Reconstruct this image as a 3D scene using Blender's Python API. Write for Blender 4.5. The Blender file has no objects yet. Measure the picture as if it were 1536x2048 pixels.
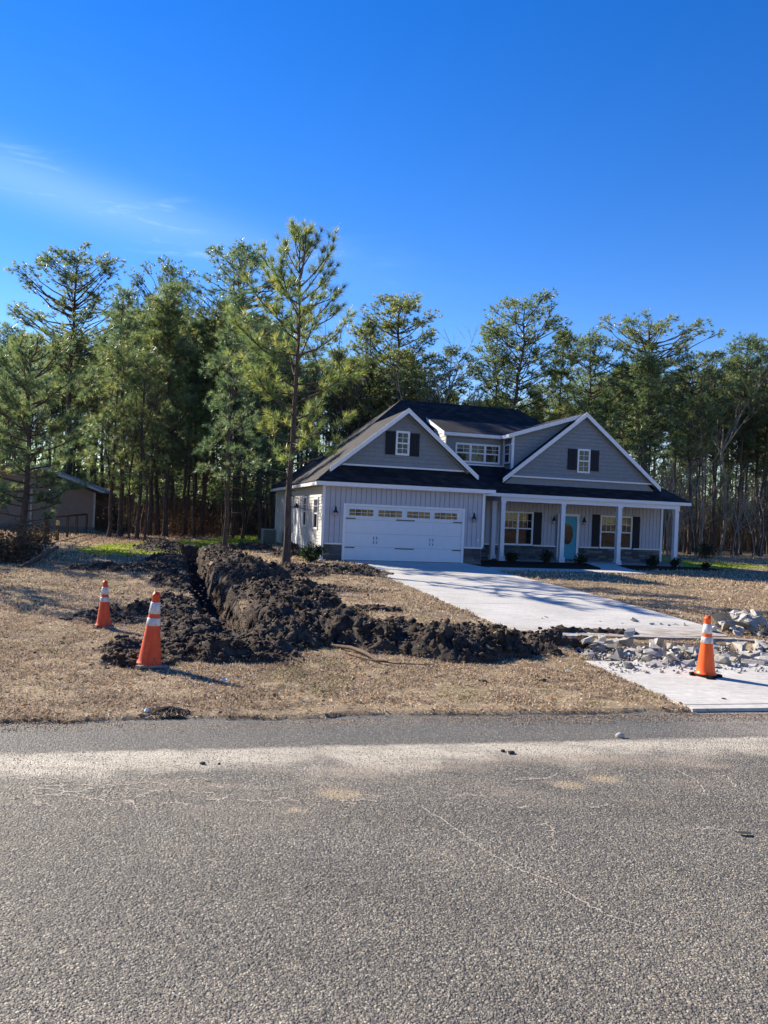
import bpy, bmesh, math, random
import numpy as np
from mathutils import Vector, Matrix

rnd = random.Random(7)
rs = np.random.RandomState(11)
S = bpy.context.scene
COL = S.collection
R = math.radians

# ------------------------------------------------------------------ camera
F_PX, PITCH, ROLL, CAM_H = 1500.0, 0.00175, 0.04257, 2.0
cp, sp = math.cos(PITCH), math.sin(PITCH)
FWD = np.array([0, cp, sp]); UP0 = np.array([0, -sp, cp]); RT0 = np.array([1.0, 0, 0])
RT = math.cos(ROLL) * RT0 + math.sin(ROLL) * UP0
UP = -math.sin(ROLL) * RT0 + math.cos(ROLL) * UP0
cam = bpy.data.cameras.new('camera'); cam_o = bpy.data.objects.new('camera', cam); COL.objects.link(cam_o)
cam.sensor_fit = 'VERTICAL'; cam.sensor_height = 36.0; cam.lens = 36.0 * F_PX / 2048.0
cam.clip_start = 0.05; cam.clip_end = 3000
m = Matrix.Identity(4)
for i in range(3):
    m[i][0] = RT[i]; m[i][1] = UP[i]; m[i][2] = -FWD[i]
m[2][3] = CAM_H
cam_o.matrix_world = m
S.camera = cam_o

# ------------------------------------------------------------------ light
SUN_AZ = R(-54.0)       # measured from +Y towards +X
SUN_EL = R(30.5)
SKY_STRENGTH = 0.095
sun = bpy.data.lights.new('sun', 'SUN'); sun.energy = 5.0; sun.angle = R(0.53); sun.color = (1.0, 0.885, 0.72)
sun_o = bpy.data.objects.new('sun', sun); COL.objects.link(sun_o)
sd = Vector((math.sin(SUN_AZ) * math.cos(SUN_EL), math.cos(SUN_AZ) * math.cos(SUN_EL), math.sin(SUN_EL)))
sun_o.rotation_euler = sd.to_track_quat('Z', 'Y').to_euler()
S.view_settings.view_transform = 'Standard'; S.view_settings.look = 'None'
S.view_settings.exposure = 1.10; S.view_settings.gamma = 1.0
S.view_settings.use_curve_mapping = False
try:
    S.cycles.max_bounces = 6; S.cycles.transparent_max_bounces = 6
    S.cycles.diffuse_bounces = 3; S.cycles.glossy_bounces = 3
except Exception:
    pass


# ------------------------------------------------------------------ node helper
class NT:
    def __init__(s, nt): s.t = nt; s.n = nt.nodes; s.l = nt.links
    def link(s, a, b): s.l.new(a, b)
    def node(s, typ, **kw):
        n = s.n.new(typ)
        for k, v in kw.items(): setattr(n, k, v)
        return n
    def put(s, sock, v):
        if hasattr(v, 'is_output') or isinstance(v, bpy.types.NodeSocket): s.l.new(v, sock)
        elif isinstance(v, (tuple, list)) and len(v) == 3 and sock.type == 'RGBA': sock.default_value = (*v, 1)
        else: sock.default_value = v
    def coord(s, which='Object'):
        return s.node('ShaderNodeTexCoord').outputs[which]
    def mapping(s, vec, scale=(1, 1, 1), rot=(0, 0, 0), loc=(0, 0, 0)):
        n = s.node('ShaderNodeMapping'); s.l.new(vec, n.inputs['Vector'])
        n.inputs['Scale'].default_value = scale; n.inputs['Rotation'].default_value = rot; n.inputs['Location'].default_value = loc
        return n.outputs[0]
    def noise(s, vec, scale, detail=4, rough=0.55, dist=0.0, out='Fac'):
        n = s.node('ShaderNodeTexNoise'); s.l.new(vec, n.inputs['Vector'])
        n.inputs['Scale'].default_value = scale; n.inputs['Detail'].default_value = detail
        n.inputs['Roughness'].default_value = rough; n.inputs['Distortion'].default_value = dist
        return n.outputs[out]
    def voro(s, vec, scale, out='Distance', feature='F1', rand=1.0):
        n = s.node('ShaderNodeTexVoronoi', feature=feature); s.l.new(vec, n.inputs['Vector'])
        n.inputs['Scale'].default_value = scale; n.inputs['Randomness'].default_value = rand
        return n.outputs[out]
    def ramp(s, fac, stops, interp='LINEAR'):
        n = s.node('ShaderNodeValToRGB'); n.color_ramp.interpolation = interp
        e = n.color_ramp.elements
        while len(e) < len(stops): e.new(0.5)
        for el, (p, c) in zip(e, stops):
            el.position = p; el.color = (*c, 1) if isinstance(c, tuple) else (c, c, c, 1)
        s.put(n.inputs[0], fac)
        return n.outputs[0]
    def mix(s, fac, a, b, mode='MIX'):
        n = s.node('ShaderNodeMix', data_type='RGBA', blend_type=mode)
        s.put(n.inputs[0], fac); s.put(n.inputs[6], a); s.put(n.inputs[7], b)
        return n.outputs[2]
    def math(s, op, a, b=None, c=None, clamp=False):
        n = s.node('ShaderNodeMath', operation=op); n.use_clamp = clamp
        s.put(n.inputs[0], a)
        if b is not None: s.put(n.inputs[1], b)
        if c is not None: s.put(n.inputs[2], c)
        return n.outputs[0]
    def sep(s, vec):
        n = s.node('ShaderNodeSeparateXYZ'); s.l.new(vec, n.inputs[0]); return n.outputs
    def smooth(s, v, a, b):
        n = s.node('ShaderNodeMapRange', interpolation_type='SMOOTHSTEP'); s.put(n.inputs[0], v)
        n.inputs[1].default_value = a; n.inputs[2].default_value = b
        return n.outputs[0]
    def bump(s, h, strength=0.5, dist=0.01, normal=None):
        n = s.node('ShaderNodeBump'); n.inputs['Strength'].default_value = strength; n.inputs['Distance'].default_value = dist
        s.put(n.inputs['Height'], h)
        if normal is not None: s.l.new(normal, n.inputs['Normal'])
        return n.outputs[0]


def material(name, fn, rough=0.8, spec=0.3):
    mt = bpy.data.materials.new(name); mt.use_nodes = True
    t = NT(mt.node_tree); b = mt.node_tree.nodes['Principled BSDF']
    b.inputs['Roughness'].default_value = rough; b.inputs['Specular IOR Level'].default_value = spec
    r = fn(t, b)
    if r is not None: t.put(b.inputs['Base Color'], r)
    return mt


def plain(name, colr, rough=0.6, spec=0.4, var=0.12, scale=6, bump=0.0, bscale=60, metal=0.0):
    def fn(t, b):
        c = t.coord()
        f = t.noise(c, scale, 5, 0.6)
        a = tuple(x * (1 - var) for x in colr); z = tuple(min(1, x * (1 + var)) for x in colr)
        b.inputs['Metallic'].default_value = metal
        if bump: t.link(t.bump(t.noise(c, bscale, 4), bump, 0.004), b.inputs['Normal'])
        return t.ramp(f, [(0.3, a), (0.7, z)])
    return material(name, fn, rough, spec)


# ------------------------------------------------------------------ sky
W = bpy.data.worlds.new('World'); S.world = W; W.use_nodes = True
t = NT(W.node_tree); t.n.clear()
sky = t.node('ShaderNodeTexSky', sky_type='NISHITA'); sky.sun_disc = False
sky.sun_elevation = SUN_EL; sky.sun_rotation = SUN_AZ
sky.altitude = 0; sky.air_density = 1.0; sky.dust_density = 0.0; sky.ozone_density = 2.2
tc = t.coord('Generated'); xyz = t.sep(tc)
azim = t.math('ARCTAN2', xyz[0], xyz[1]); elev = t.math('ARCSINE', xyz[2])
cmb = t.node('ShaderNodeCombineXYZ'); t.link(azim, cmb.inputs[0]); t.link(elev, cmb.inputs[1])
cv = t.mapping(cmb.outputs[0], scale=(3.2, 17, 1), rot=(0, 0, R(6)))
wisp = t.smooth(t.noise(cv, 1.7, 7, 0.62, 0.6), 0.50, 0.82)
cv2 = t.mapping(cmb.outputs[0], scale=(1.4, 3.0, 1), loc=(3.1, 0.4, 0))
patch = t.smooth(t.noise(cv2, 1.3, 3), 0.50, 0.70)
dx = t.math('MULTIPLY', t.math('SUBTRACT', azim, -0.43), 3.6)
dy = t.math('MULTIPLY', t.math('SUBTRACT', t.math('ADD', elev, t.math('MULTIPLY', t.math('ADD', azim, 0.43), 0.12)), 0.358), 34.0)
gs = t.math('POWER', 2.718, t.math('MULTIPLY', t.math('ADD', t.math('MULTIPLY', dx, dx), t.math('MULTIPLY', dy, dy)), -1.0))
cl = t.math('ADD', t.math('MULTIPLY', t.math('MULTIPLY', t.math('MULTIPLY', wisp, patch), 0.03), t.math('SUBTRACT', 1.0, t.smooth(azim, -.05, .12))), t.math('MULTIPLY', gs, t.math('ADD', t.math('MULTIPLY', wisp, 0.8), 0.16)), clamp=True)
hsv = t.node('ShaderNodeHueSaturation'); t.link(sky.outputs[0], hsv.inputs['Color'])
t.link(t.math('ADD', 1.02, t.math('MULTIPLY', t.smooth(elev, .0, .22), .40)), hsv.inputs['Saturation']); hsv.inputs['Value'].default_value = 1.0; hsv.inputs['Hue'].default_value = 0.518
skyc = t.mix(cl, hsv.outputs[0], (5.2, 6.6, 7.6))
bg = t.node('ShaderNodeBackground'); t.link(skyc, bg.inputs[0]); bg.inputs[1].default_value = SKY_STRENGTH
wo = t.node('ShaderNodeOutputWorld'); t.link(bg.outputs[0], wo.inputs[0])


# ------------------------------------------------------------------ geometry helpers
def G(px, py, z=0.0):
    d = FWD * F_PX + RT * (px - 768) - UP * (py - 1024)
    k = (z - CAM_H) / d[2]
    return np.array([d[0] * k, d[1] * k])


def at_depth(px, py, y):
    d = FWD * F_PX + RT * (px - 768) - UP * (py - 1024)
    k = y / d[1]
    return d[0] * k, CAM_H + d[2] * k      # x, z


def vnoise(x, y, seed=0):
    xi = np.floor(x).astype(np.int64); yi = np.floor(y).astype(np.int64); xf = x - xi; yf = y - yi
    def h(a, b):
        n = (a * 374761393 + b * 668265263 + seed * 1274126177) & 0xFFFFFFFF
        n = ((n ^ (n >> 13)) * 1274126177) & 0xFFFFFFFF
        return ((n ^ (n >> 16)) & 0xFFFF) / 65535.0
    u = xf * xf * (3 - 2 * xf); v = yf * yf * (3 - 2 * yf)
    return (h(xi, yi) * (1 - u) + h(xi + 1, yi) * u) * (1 - v) + (h(xi, yi + 1) * (1 - u) + h(xi + 1, yi + 1) * u) * v


def fbm(x, y, f, octv=4, seed=0, gain=0.5):
    s = 0; a = 1; tot = 0
    for o in range(octv):
        s = s + a * vnoise(x * f + o * 17.3, y * f - o * 9.1, seed + o); tot += a; a *= gain; f *= 2.03
    return s / tot


def sstep(v, a, b):
    k = np.clip((v - a) / (b - a), 0, 1); return k * k * (3 - 2 * k)


def inpoly(x, y, poly):
    r = np.zeros(x.shape, bool); n = len(poly)
    for i in range(n):
        x0, y0 = poly[i]; x1, y1 = poly[(i + 1) % n]
        c = ((y0 > y) != (y1 > y)); xi = (x1 - x0) * (y - y0) / ((y1 - y0) if y1 != y0 else 1e-9) + x0
        r ^= c & (x < xi)
    return r


def segdist(x, y, pts):
    best = np.full(x.shape, 1e9)
    for (ax, ay), (bx, by) in zip(pts[:-1], pts[1:]):
        dx, dy = bx - ax, by - ay
        k = np.clip(((x - ax) * dx + (y - ay) * dy) / (dx * dx + dy * dy), 0, 1)
        best = np.minimum(best, np.hypot(x - ax - k * dx, y - ay - k * dy))
    return best


def np_mesh(name, V, Fc, mats=(), smooth=False, midx=None, color=None):
    V = np.asarray(V, np.float32); Fc = np.asarray(Fc, np.int32); k = Fc.shape[1]; n = len(Fc)
    me = bpy.data.meshes.new(name); me.vertices.add(len(V)); me.vertices.foreach_set('co', V.ravel())
    me.loops.add(n * k); me.loops.foreach_set('vertex_index', Fc.ravel())
    me.polygons.add(n); me.polygons.foreach_set('loop_start', np.arange(0, n * k, k, dtype=np.int32))
    me.polygons.foreach_set('loop_total', np.full(n, k, np.int32))
    if smooth: me.polygons.foreach_set('use_smooth', np.ones(n, bool))
    if midx is not None: me.polygons.foreach_set('material_index', np.asarray(midx, np.int32))
    me.update(calc_edges=True)
    if color is not None:
        a = me.color_attributes.new('tint', 'FLOAT_COLOR', 'POINT')
        c = np.ones((len(V), 4), np.float32); c[:, :color.shape[1]] = color; a.data.foreach_set('color', c.ravel())
    for mt in mats: me.materials.append(mt)
    return me


def obj(name, me, parent=None, loc=(0, 0, 0), rot=(0, 0, 0), **kw):
    o = bpy.data.objects.new(name, me); COL.objects.link(o); o.location = loc; o.rotation_euler = rot
    if parent is not None: o.parent = parent
    for k, v in kw.items(): o[k] = v
    return o


def thing(name, label, cat, loc=(0, 0, 0), rz=0, group=None):
    o = bpy.data.objects.new(name, None); COL.objects.link(o); o.location = loc; o.rotation_euler = (0, 0, rz)
    o.empty_display_size = 0.2; o['label'] = label; o['category'] = cat
    if group: o['group'] = group
    return o


class MB:
    """collects quads / polygons into one mesh"""
    def __init__(s): s.v = []; s.f = []; s.m = []; s.cur = 0
    def mat(s, i): s.cur = i; return s
    def poly(s, pts):
        b = len(s.v); s.v += [tuple(p) for p in pts]; s.f.append(tuple(range(b, b + len(pts)))); s.m.append(s.cur); return s
    def box(s, x0, x1, y0, y1, z0, z1):
        b = len(s.v)
        s.v += [(x, y, z) for z in (z0, z1) for y in (y0, y1) for x in (x0, x1)]
        for q in ((0, 2, 3, 1), (4, 5, 7, 6), (0, 1, 5, 4), (2, 6, 7, 3), (0, 4, 6, 2), (1, 3, 7, 5)):
            s.f.append(tuple(b + i for i in q)); s.m.append(s.cur)
        return s
    def prism(s, pts, off):
        """closed solid: polygon pts extruded by vector off"""
        b = len(s.v); n = len(pts)
        s.v += [tuple(p) for p in pts] + [tuple(p[i] + off[i] for i in range(3)) for p in pts]
        s.f.append(tuple(range(b, b + n))); s.f.append(tuple(range(b + 2 * n - 1, b + n - 1, -1))); s.m += [s.cur] * 2
        for i in range(n):
            j = (i + 1) % n; s.f.append((b + i, b + n + i, b + n + j, b + j)); s.m.append(s.cur)
        return s
    def lathe(s, prof, n=12, c=(0, 0, 0)):
        b = len(s.v)
        for r, z in prof:
            for i in range(n):
                a = 2 * math.pi * i / n; s.v.append((c[0] + r * math.cos(a), c[1] + r * math.sin(a), c[2] + z))
        for k in range(len(prof) - 1):
            for i in range(n):
                j = (i + 1) % n; s.f.append((b + k * n + i, b + k * n + j, b + (k + 1) * n + j, b + (k + 1) * n + i)); s.m.append(s.cur)
        s.f.append(tuple(b + i for i in range(n - 1, -1, -1))); s.m.append(s.cur)
        e = b + (len(prof) - 1) * n; s.f.append(tuple(e + i for i in range(n))); s.m.append(s.cur)
        return s
    def tube(s, pts, rad, n=6):
        V, Fc = tube(np.array(pts, float), np.array(rad, float) if hasattr(rad, '__len__') else np.full(len(pts), rad), n)
        b = len(s.v); s.v += [tuple(p) for p in V]; s.f += [tuple(int(i) + b for i in q) for q in Fc]; s.m += [s.cur] * len(Fc)
        return s
    def mesh(s, name, mats, smooth=False, bevel=0.0):
        me = bpy.data.meshes.new(name); me.from_pydata(s.v, [], s.f)
        for mt in (mats if isinstance(mats, (list, tuple)) else [mats]): me.materials.append(mt)
        me.polygons.foreach_set('material_index', s.m)
        bm = bmesh.new(); bm.from_mesh(me); bmesh.ops.recalc_face_normals(bm, faces=bm.faces)
        if bevel: bmesh.ops.bevel(bm, geom=list(bm.edges), offset=bevel, segments=1, affect='EDGES', clamp_overlap=True)
        bm.to_mesh(me); bm.free()
        if smooth: me.polygons.foreach_set('use_smooth', [True] * len(me.polygons))
        me.update(); return me
    def build(s, name, mats, parent=None, smooth=False, bevel=0.0, loc=(0, 0, 0), rot=(0, 0, 0), **kw):
        return obj(name, s.mesh(name, mats, smooth, bevel), parent, loc, rot, **kw)


def tube(P, rad, n=6):
    k = len(P); T = np.gradient(P, axis=0); T /= np.linalg.norm(T, axis=1)[:, None] + 1e-9
    ref = np.array([0, 0, 1.0]) if abs(T[0][2]) < 0.9 else np.array([1.0, 0, 0])
    A = np.cross(T, ref); A /= np.linalg.norm(A, axis=1)[:, None] + 1e-9; B = np.cross(T, A)
    an = np.arange(n) * 2 * math.pi / n
    V = P[:, None, :] + rad[:, None, None] * (np.cos(an)[None, :, None] * A[:, None, :] + np.sin(an)[None, :, None] * B[:, None, :])
    V = V.reshape(-1, 3); i = np.arange(n); j = (i + 1) % n
    Fc = np.concatenate([np.stack([r * n + i, r * n + j, (r + 1) * n + j, (r + 1) * n + i], 1) for r in range(k - 1)])
    return V, Fc


def join(parts):
    V = []; Fc = []; b = 0
    for v, f in parts: V.append(v); Fc.append(f + b); b += len(v)
    return np.concatenate(V), np.concatenate(Fc)


# ------------------------------------------------------------------ layout
YAW = 0.26326; HO = np.array([-2.3612, 29.0984]); HZ = 0.1106
HA = np.array([math.cos(YAW), math.sin(YAW)]); HB = np.array([-math.sin(YAW), math.cos(YAW)])
def H2(u, v): return HO + HA * u + HB * v
def toH(x, y): return (x - HO[0]) * HA[0] + (y - HO[1]) * HA[1], (x - HO[0]) * HB[0] + (y - HO[1]) * HB[1]

EDGE_YAW = math.atan2(8.24 - 6.63, 4.31 + 3.31)
EA = np.array([math.cos(EDGE_YAW), math.sin(EDGE_YAW)]); EB = np.array([-EA[1], EA[0]]); EO = np.array([0.0, 7.32])
def toE(x, y): return (x - EO[0]) * EA[0] + (y - EO[1]) * EA[1], (x - EO[0]) * EB[0] + (y - EO[1]) * EB[1]

drive_poly = [tuple(H2(.72, -.02)), (-0.94, 28.2), (-0.3, 25.0), (0.29, 22.28), (0.85, 19.9), (1.37, 17.69), (1.87, 15.4), (2.12, 14.2), (2.5, 13.0), (3.6, 13.0), (6.3, 13.55),
              (6.5, 14.4), (6.36, 15.45), (6.12, 17.3), (5.8, 19.43), (5.2, 22.3), (4.65, 24.7), (4.25, 26.6), tuple(H2(6.05, -2.9)), tuple(H2(5.95, -.02))]
slab_poly = [(2.95, 10.64), (3.17, 9.42), (3.42, 8.1), (4.4, 8.3), (9.0, 9.2), (9.0, 11.4), (6.0, 11.0)]
walk_poly = [tuple(H2(*q)) for q in ((5.9, -2.95), (8, -2.95), (10, -2.9), (12.0, -3.0), (12.5, -2.9), (12.75, -2.5), (12.85, -1.8), (13.2, -0.4), (13.8, 1.2), (14.6, 2.58), (13.0, 2.58), (12.4, 0.8), (11.9, -0.5), (11.3, -1.45), (10.9, -1.6), (9, -1.65), (7.2, -1.62), (5.9, -1.5))]
bed_left = [tuple(H2(*q)) for q in ((5.9, -1.52), (7.2, -1.64), (9, -1.67), (10.9, -1.62), (11.3, -1.47), (11.9, -.5), (12.4, .8), (12.95, 2.6), (10, 2.8), (6.9, 2.8), (6.68, 4.5), (6.66, 0), (5.95, -.03))]
bed_right = [tuple(H2(*q)) for q in ((13.3, -.5), (13.85, 1.2), (14.65, 2.6), (18.6, 2.6), (19.6, 2.2), (19.4, 1.2), (17.5, .8), (15.5, .3))]

trench_pts = [tuple(G(*q)) for q in ((452, 1248), (440, 1222), (430, 1195), (412, 1165), (398, 1140), (390, 1118), (380, 1098))]
trench2_pts = [tuple(G(*q)) for q in ((384, 1097), (450, 1096), (540, 1102), (640, 1112))]
# mounds: base px, base py, height, radius along, radius across, heading
MOUNDS = [(437, 1118, .36, 3.0, .9, 1.9), (472, 1145, .52, 2.4, .9, 1.9), (502, 1170, .60, 1.7, 1.0, 1.9), (545, 1190, .36, 1.4, 1.3, 1.2),
          (590, 1228, .52, 1.0, .9, 0.6), (545, 1245, .42, .9, .8, .3), (655, 1276, .42, .78, .7, .2), (700, 1288, .22, .7, .5, .2), (600, 1290, .25, .8, .55, .1),
          (460, 1318, .20, .85, .42, .1), (520, 1310, .15, .6, .35, .1), (415, 1300, .12, .8, .45, .4),
          (745, 1290, .30, .6, .5, .2), (800, 1298, .36, .75, .6, .2), (860, 1302, .30, .6, .5, .1), (905, 1310, .36, .72, .55, .1), (950, 1306, .30, .6, .5, .1),
          (1000, 1308, .27, .6, .48, .1), (1050, 1305, .18, .5, .42, .2), (1085, 1310, .12, .5, .35, .2), (780, 1262, .16, 1.1, .4, .2), (930, 1272, .18, 1.1, .4, .2), (1040, 1278, .13, .8, .28, .15),
          (370, 1265, .22, 1.0, .6, 1.9), (350, 1215, .16, 1.4, .7, 1.8), (372, 1170, .20, 2.0, .8, 1.9), (350, 1130, .26, 3.0, 1.0, 1.8), (340, 1100, .3, 3.0, 1.4, 1.8), (385, 1235, .22, 1.0, .6, 1.7),
          (262, 1228, .20, .7, .3, .2), (230, 1240, .06, 1.3, .4, .2), (262, 1300, .10, .5, .45, .6), (275, 1330, .10, .35, .3, .2), (330, 1318, .10, .6, .4, .4),
          (240, 1146, .14, 1.7, .5, .2), (300, 1142, .12, 1.5, .5, .2), (560, 1104, .30, 3.2, .8, .28), (640, 1116, .25, 2.2, .7, .28), (470, 1102, .22, 3.0, .7, .25),
          (610, 1145, .12, 2.2, .9, .2), (700, 1150, .13, 1.6, 1.2, .2), (560, 1150, .2, 1.5, 1.4, .4), (640, 1180, .08, 1.2, .6, .2), (720, 1185, .05, 1.4, .5, .2), (740, 1225, .08, 1.0, .35, .2),
          (1090, 1290, .16, .6, .3, .2), (1140, 1292, .10, .5, .2, .2), (1120, 1268, .10, .45, .12, .2), (1165, 1268, .11, .5, .13, .2), (1215, 1270, .11, .5, .13, .2), (1255, 1273, .08, .35, .11, .2), (700, 1255, .12, .8, .4, .2)]
MW = [(*G(a, b), h * (.88 if h > .3 else 1), ra, rb, th) for a, b, h, ra, rb, th in MOUNDS]


def woff(x): return np.interp(x, [-60, -10.5, -8.5, 8, 30, 80], [-45, 0, 13, 14, 20.6, 36])


def base_z(x, y):
    z = 0.02 + 0.05 * sstep(y, 14, 27) - 0.10 * sstep(x, 6, 16) * sstep(y, 22, 30)
    return z + (fbm(x, y, 0.35, 3, 5) - .5) * 0.10 * sstep(y, 9, 14)


def soil(x, y):
    """height above ground and cover of the dug soil"""
    wx = x + (fbm(x, y, 1.5, 3, 21) - .5) * 0.55; wy = y + (fbm(x, y, 1.5, 3, 22) - .5) * 0.55
    hmax = np.zeros_like(x); hs = np.zeros_like(x)
    for cx, cy, h, ra, rb, th in MW:
        c, s = math.cos(th), math.sin(th)
        dx = (wx - cx); dy = (wy - cy)
        if rb < .2: dx = x - cx; dy = y - cy
        a = (dx * c + dy * s) / ra; b = (-dx * s + dy * c) / rb
        q = np.clip(1 - (a * a + b * b) / 1.25, 0, 1) ** 1.15 * h
        hmax = np.maximum(hmax, q); hs = hs + q
    h = hmax * .9 + hs * .08
    lump = fbm(x, y, 2.2, 2, 31) - .5; mid = 1 - 2 * np.abs(fbm(x, y, 5.0, 3, 41, .6) - .5); fine = fbm(x, y, 16, 3, 51, .6) - .5
    amp = sstep(h, 0.0, .18)
    h2 = h + amp * (lump * .30 + (mid - .75) * .26 + fine * .20)
    cover = h + (fbm(x, y, 3.0, 3, 61) - .5) * .10
    td = segdist(x + (fbm(x, y, 2, 2, 71) - .5) * .25, y, trench_pts)
    td2 = segdist(x, y + (fbm(x, y, 1, 2, 72) - .5) * .3, trench2_pts)
    dig = np.maximum(1 - sstep(td, .16, .50), .8 * (1 - sstep(td2, .22, .5)))
    # pit where the trench widens near the road
    p = G(448, 1250); e = np.hypot((x - p[0]) / .75, (y - p[1]) / .55) + (fbm(x, y, 3, 3, 73) - .5) * .5
    pit = .55 * (1 - sstep(e, .55, 1.15))
    h2 = h2 * (.35 + .65 * sstep(td, .25, 1.1))
    h3 = h2 * (1 - dig) * (1 - .8 * (pit > .02) * np.clip(pit * 2, 0, 1)) - .8 * dig - pit
    cover = np.maximum(cover, np.maximum(dig, pit * 1.5) * .5)
    p2 = G(462, 1270); cover = np.maximum(cover, .3 * (1 - sstep(np.hypot((x - p2[0]) / 1.2, (y - p2[1]) / .8), .7, 1.1)))
    return h3, cover, np.maximum(dig, pit)


rub_poly = [tuple(G(*q)) for q in ((1140, 1290), (1165, 1283), (1300, 1288), (1460, 1290), (1536, 1305), (1700, 1320), (1700, 1358), (1536, 1345), (1400, 1340), (1300, 1340), (1200, 1326), (1150, 1308))]
green_polys = [[tuple(G(*q)) for q in pl] for pl in (((150, 1102), (200, 1092), (290, 1086), (385, 1082), (370, 1110), (250, 1116), (180, 1113)), ((370, 1085), (470, 1075), (545, 1070), (570, 1090), (470, 1097), (400, 1098)), ((595, 1102), (650, 1098), (680, 1118), (640, 1120), (600, 1112)))]
green_polys.append([tuple(H2(*q)) for q in ((18.5, 3), (18.5, 14), (22.5, 14), (24, 9), (27, 5), (24, 3.4))])

# ------------------------------------------------------------------ ground sheet
def axis(lo, hi, fine, far_lo, far_hi, grow=1.16):
    a = list(np.arange(lo, hi + 1e-6, fine)); s = fine; v = lo; L = []
    while v > far_lo: s *= grow; v -= s; L.append(v)
    s = fine; v = hi; Rr = []
    while v < far_hi: s *= grow; v += s; Rr.append(v)
    return np.array(L[::-1] + a + Rr)

gx = axis(-12.5, 9.0, .085, -900, 900); gy = axis(6.0, 24.0, .075, -300, 1500, 1.12)
X, Y = np.meshgrid(gx, gy)
s_, t_ = toE(X, Y)
edge_n = (fbm(X, Y, 1.3, 4, 3) - .5) * .30 + (fbm(X, Y, 9, 2, 4) - .5) * .05
beyond = sstep(t_ + edge_n, -.02, .07)
hS, cS, dS = soil(X, Y)
Z = base_z(X, Y) + (fbm(X, Y, 4, 3, 8) - .5) * .05 * sstep(t_, 0.1, .8)
Z += beyond * (1 - sstep(t_, .1, .5)) * .012
Z = np.where(beyond < 1, -0.07 + beyond * (Z + .07), Z)
Z -= np.clip(dS, 0, 1) * 1.15 + .05 * sstep(cS, .06, .2)
inD = inpoly(X, Y, drive_poly); inSl = inpoly(X, Y, slab_poly); inW = inpoly(X, Y, walk_poly)
Z -= .12 * inD + .10 * inSl + .05 * inW
inR = inpoly(X, Y, rub_poly) & ~inD & ~inSl; Z -= .10 * inR
hu, hv = toH(X, Y)
inH = (hu > .1) & (hu < 18.3) & (hv > .1) & (hv < 14.8) & ~((hu > 6.7) & (hv < 4.6)); Z -= .3 * inH
Z += sstep(Y, 60, 900) * 0.0
colr = np.empty(X.shape + (3,))
lawn = np.array([.31, .235, .15]); lawn2 = np.array([.42, .335, .22]); dirtc = np.array([.085, .062, .048]); pine = np.array([.20, .105, .060])
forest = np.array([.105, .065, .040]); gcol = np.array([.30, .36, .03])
f = fbm(X, Y, .6, 4, 90)[..., None]; colr[:] = lawn * (1 - f) + lawn2 * f
def zone(maskf, c): global colr; colr = colr * (1 - maskf[..., None]) + c * maskf[..., None]
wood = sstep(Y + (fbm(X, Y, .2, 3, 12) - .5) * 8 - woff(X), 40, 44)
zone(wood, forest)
redz = np.clip(sstep(-X, 9, 12) * sstep(Y + (fbm(X, Y, .5, 3, 13) - .5) * 5, 33, 38), 0, 1); zone(redz * (1 - sstep(Y, 60, 80)), pine)
for gp in green_polys:
    gm = inpoly(X + (fbm(X, Y, 1.2, 3, 14) - .5) * 1.6, Y + (fbm(X, Y, 1.2, 3, 15) - .5) * 2.4, gp).astype(float) * sstep(fbm(X, Y, 2.2, 3, 16), .25, .45); zone(gm, gcol)
gpat = sstep(fbm(X, Y, 1.1, 4, 17), .66, .78) * .35; zone(gpat * (1 - wood), np.array([.16, .17, .06]))
bare = sstep(fbm(X, Y, .8, 4, 18), .60, .75) * .55 * sstep(Y, 8, 10); zone(bare, dirtc * 1.5)
zone(sstep(cS, -.005, .06), dirtc)
zone((inpoly(X, Y, bed_left) | inpoly(X, Y, bed_right)).astype(float), np.array([.035, .018, .013]))
zone(inR.astype(float), np.array([.09, .068, .052]))
idx = np.arange(X.size).reshape(X.shape)
Q = np.stack([idx[:-1, :-1], idx[:-1, 1:], idx[1:, 1:], idx[1:, :-1]], -1).reshape(-1, 4)


def m_ground(t, b):
    c = t.coord(); at = t.node('ShaderNodeAttribute', attribute_name='tint').outputs['Color']
    n1 = t.noise(c, 45, 4, .7); n2 = t.noise(c, 7, 4, .6); n3 = t.noise(c, 160, 2, .6)
    k = t.ramp(n1, [(.30, .55), (.5, 1.0), (.72, 1.75)]); k2 = t.ramp(n2, [(.3, .75), (.7, 1.25)])
    r = t.mix(1.0, t.mix(1.0, at, k, 'MULTIPLY'), k2, 'MULTIPLY')
    r = t.mix(t.math('MULTIPLY', t.smooth(n3, .58, .72), .35), r, (.40, .31, .20))
    hgt = t.math('ADD', t.math('MULTIPLY', n1, .7), t.math('MULTIPLY', n3, .3))
    t.link(t.bump(hgt, 1.0, .035), b.inputs['Normal']); return r
M_ground = material('ground_cover', m_ground, .95, .1)
ground = obj('ground', np_mesh('ground', np.stack([X, Y, Z], -1).reshape(-1, 3), Q, [M_ground], True, color=colr.reshape(-1, 3)), kind='structure')

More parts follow.
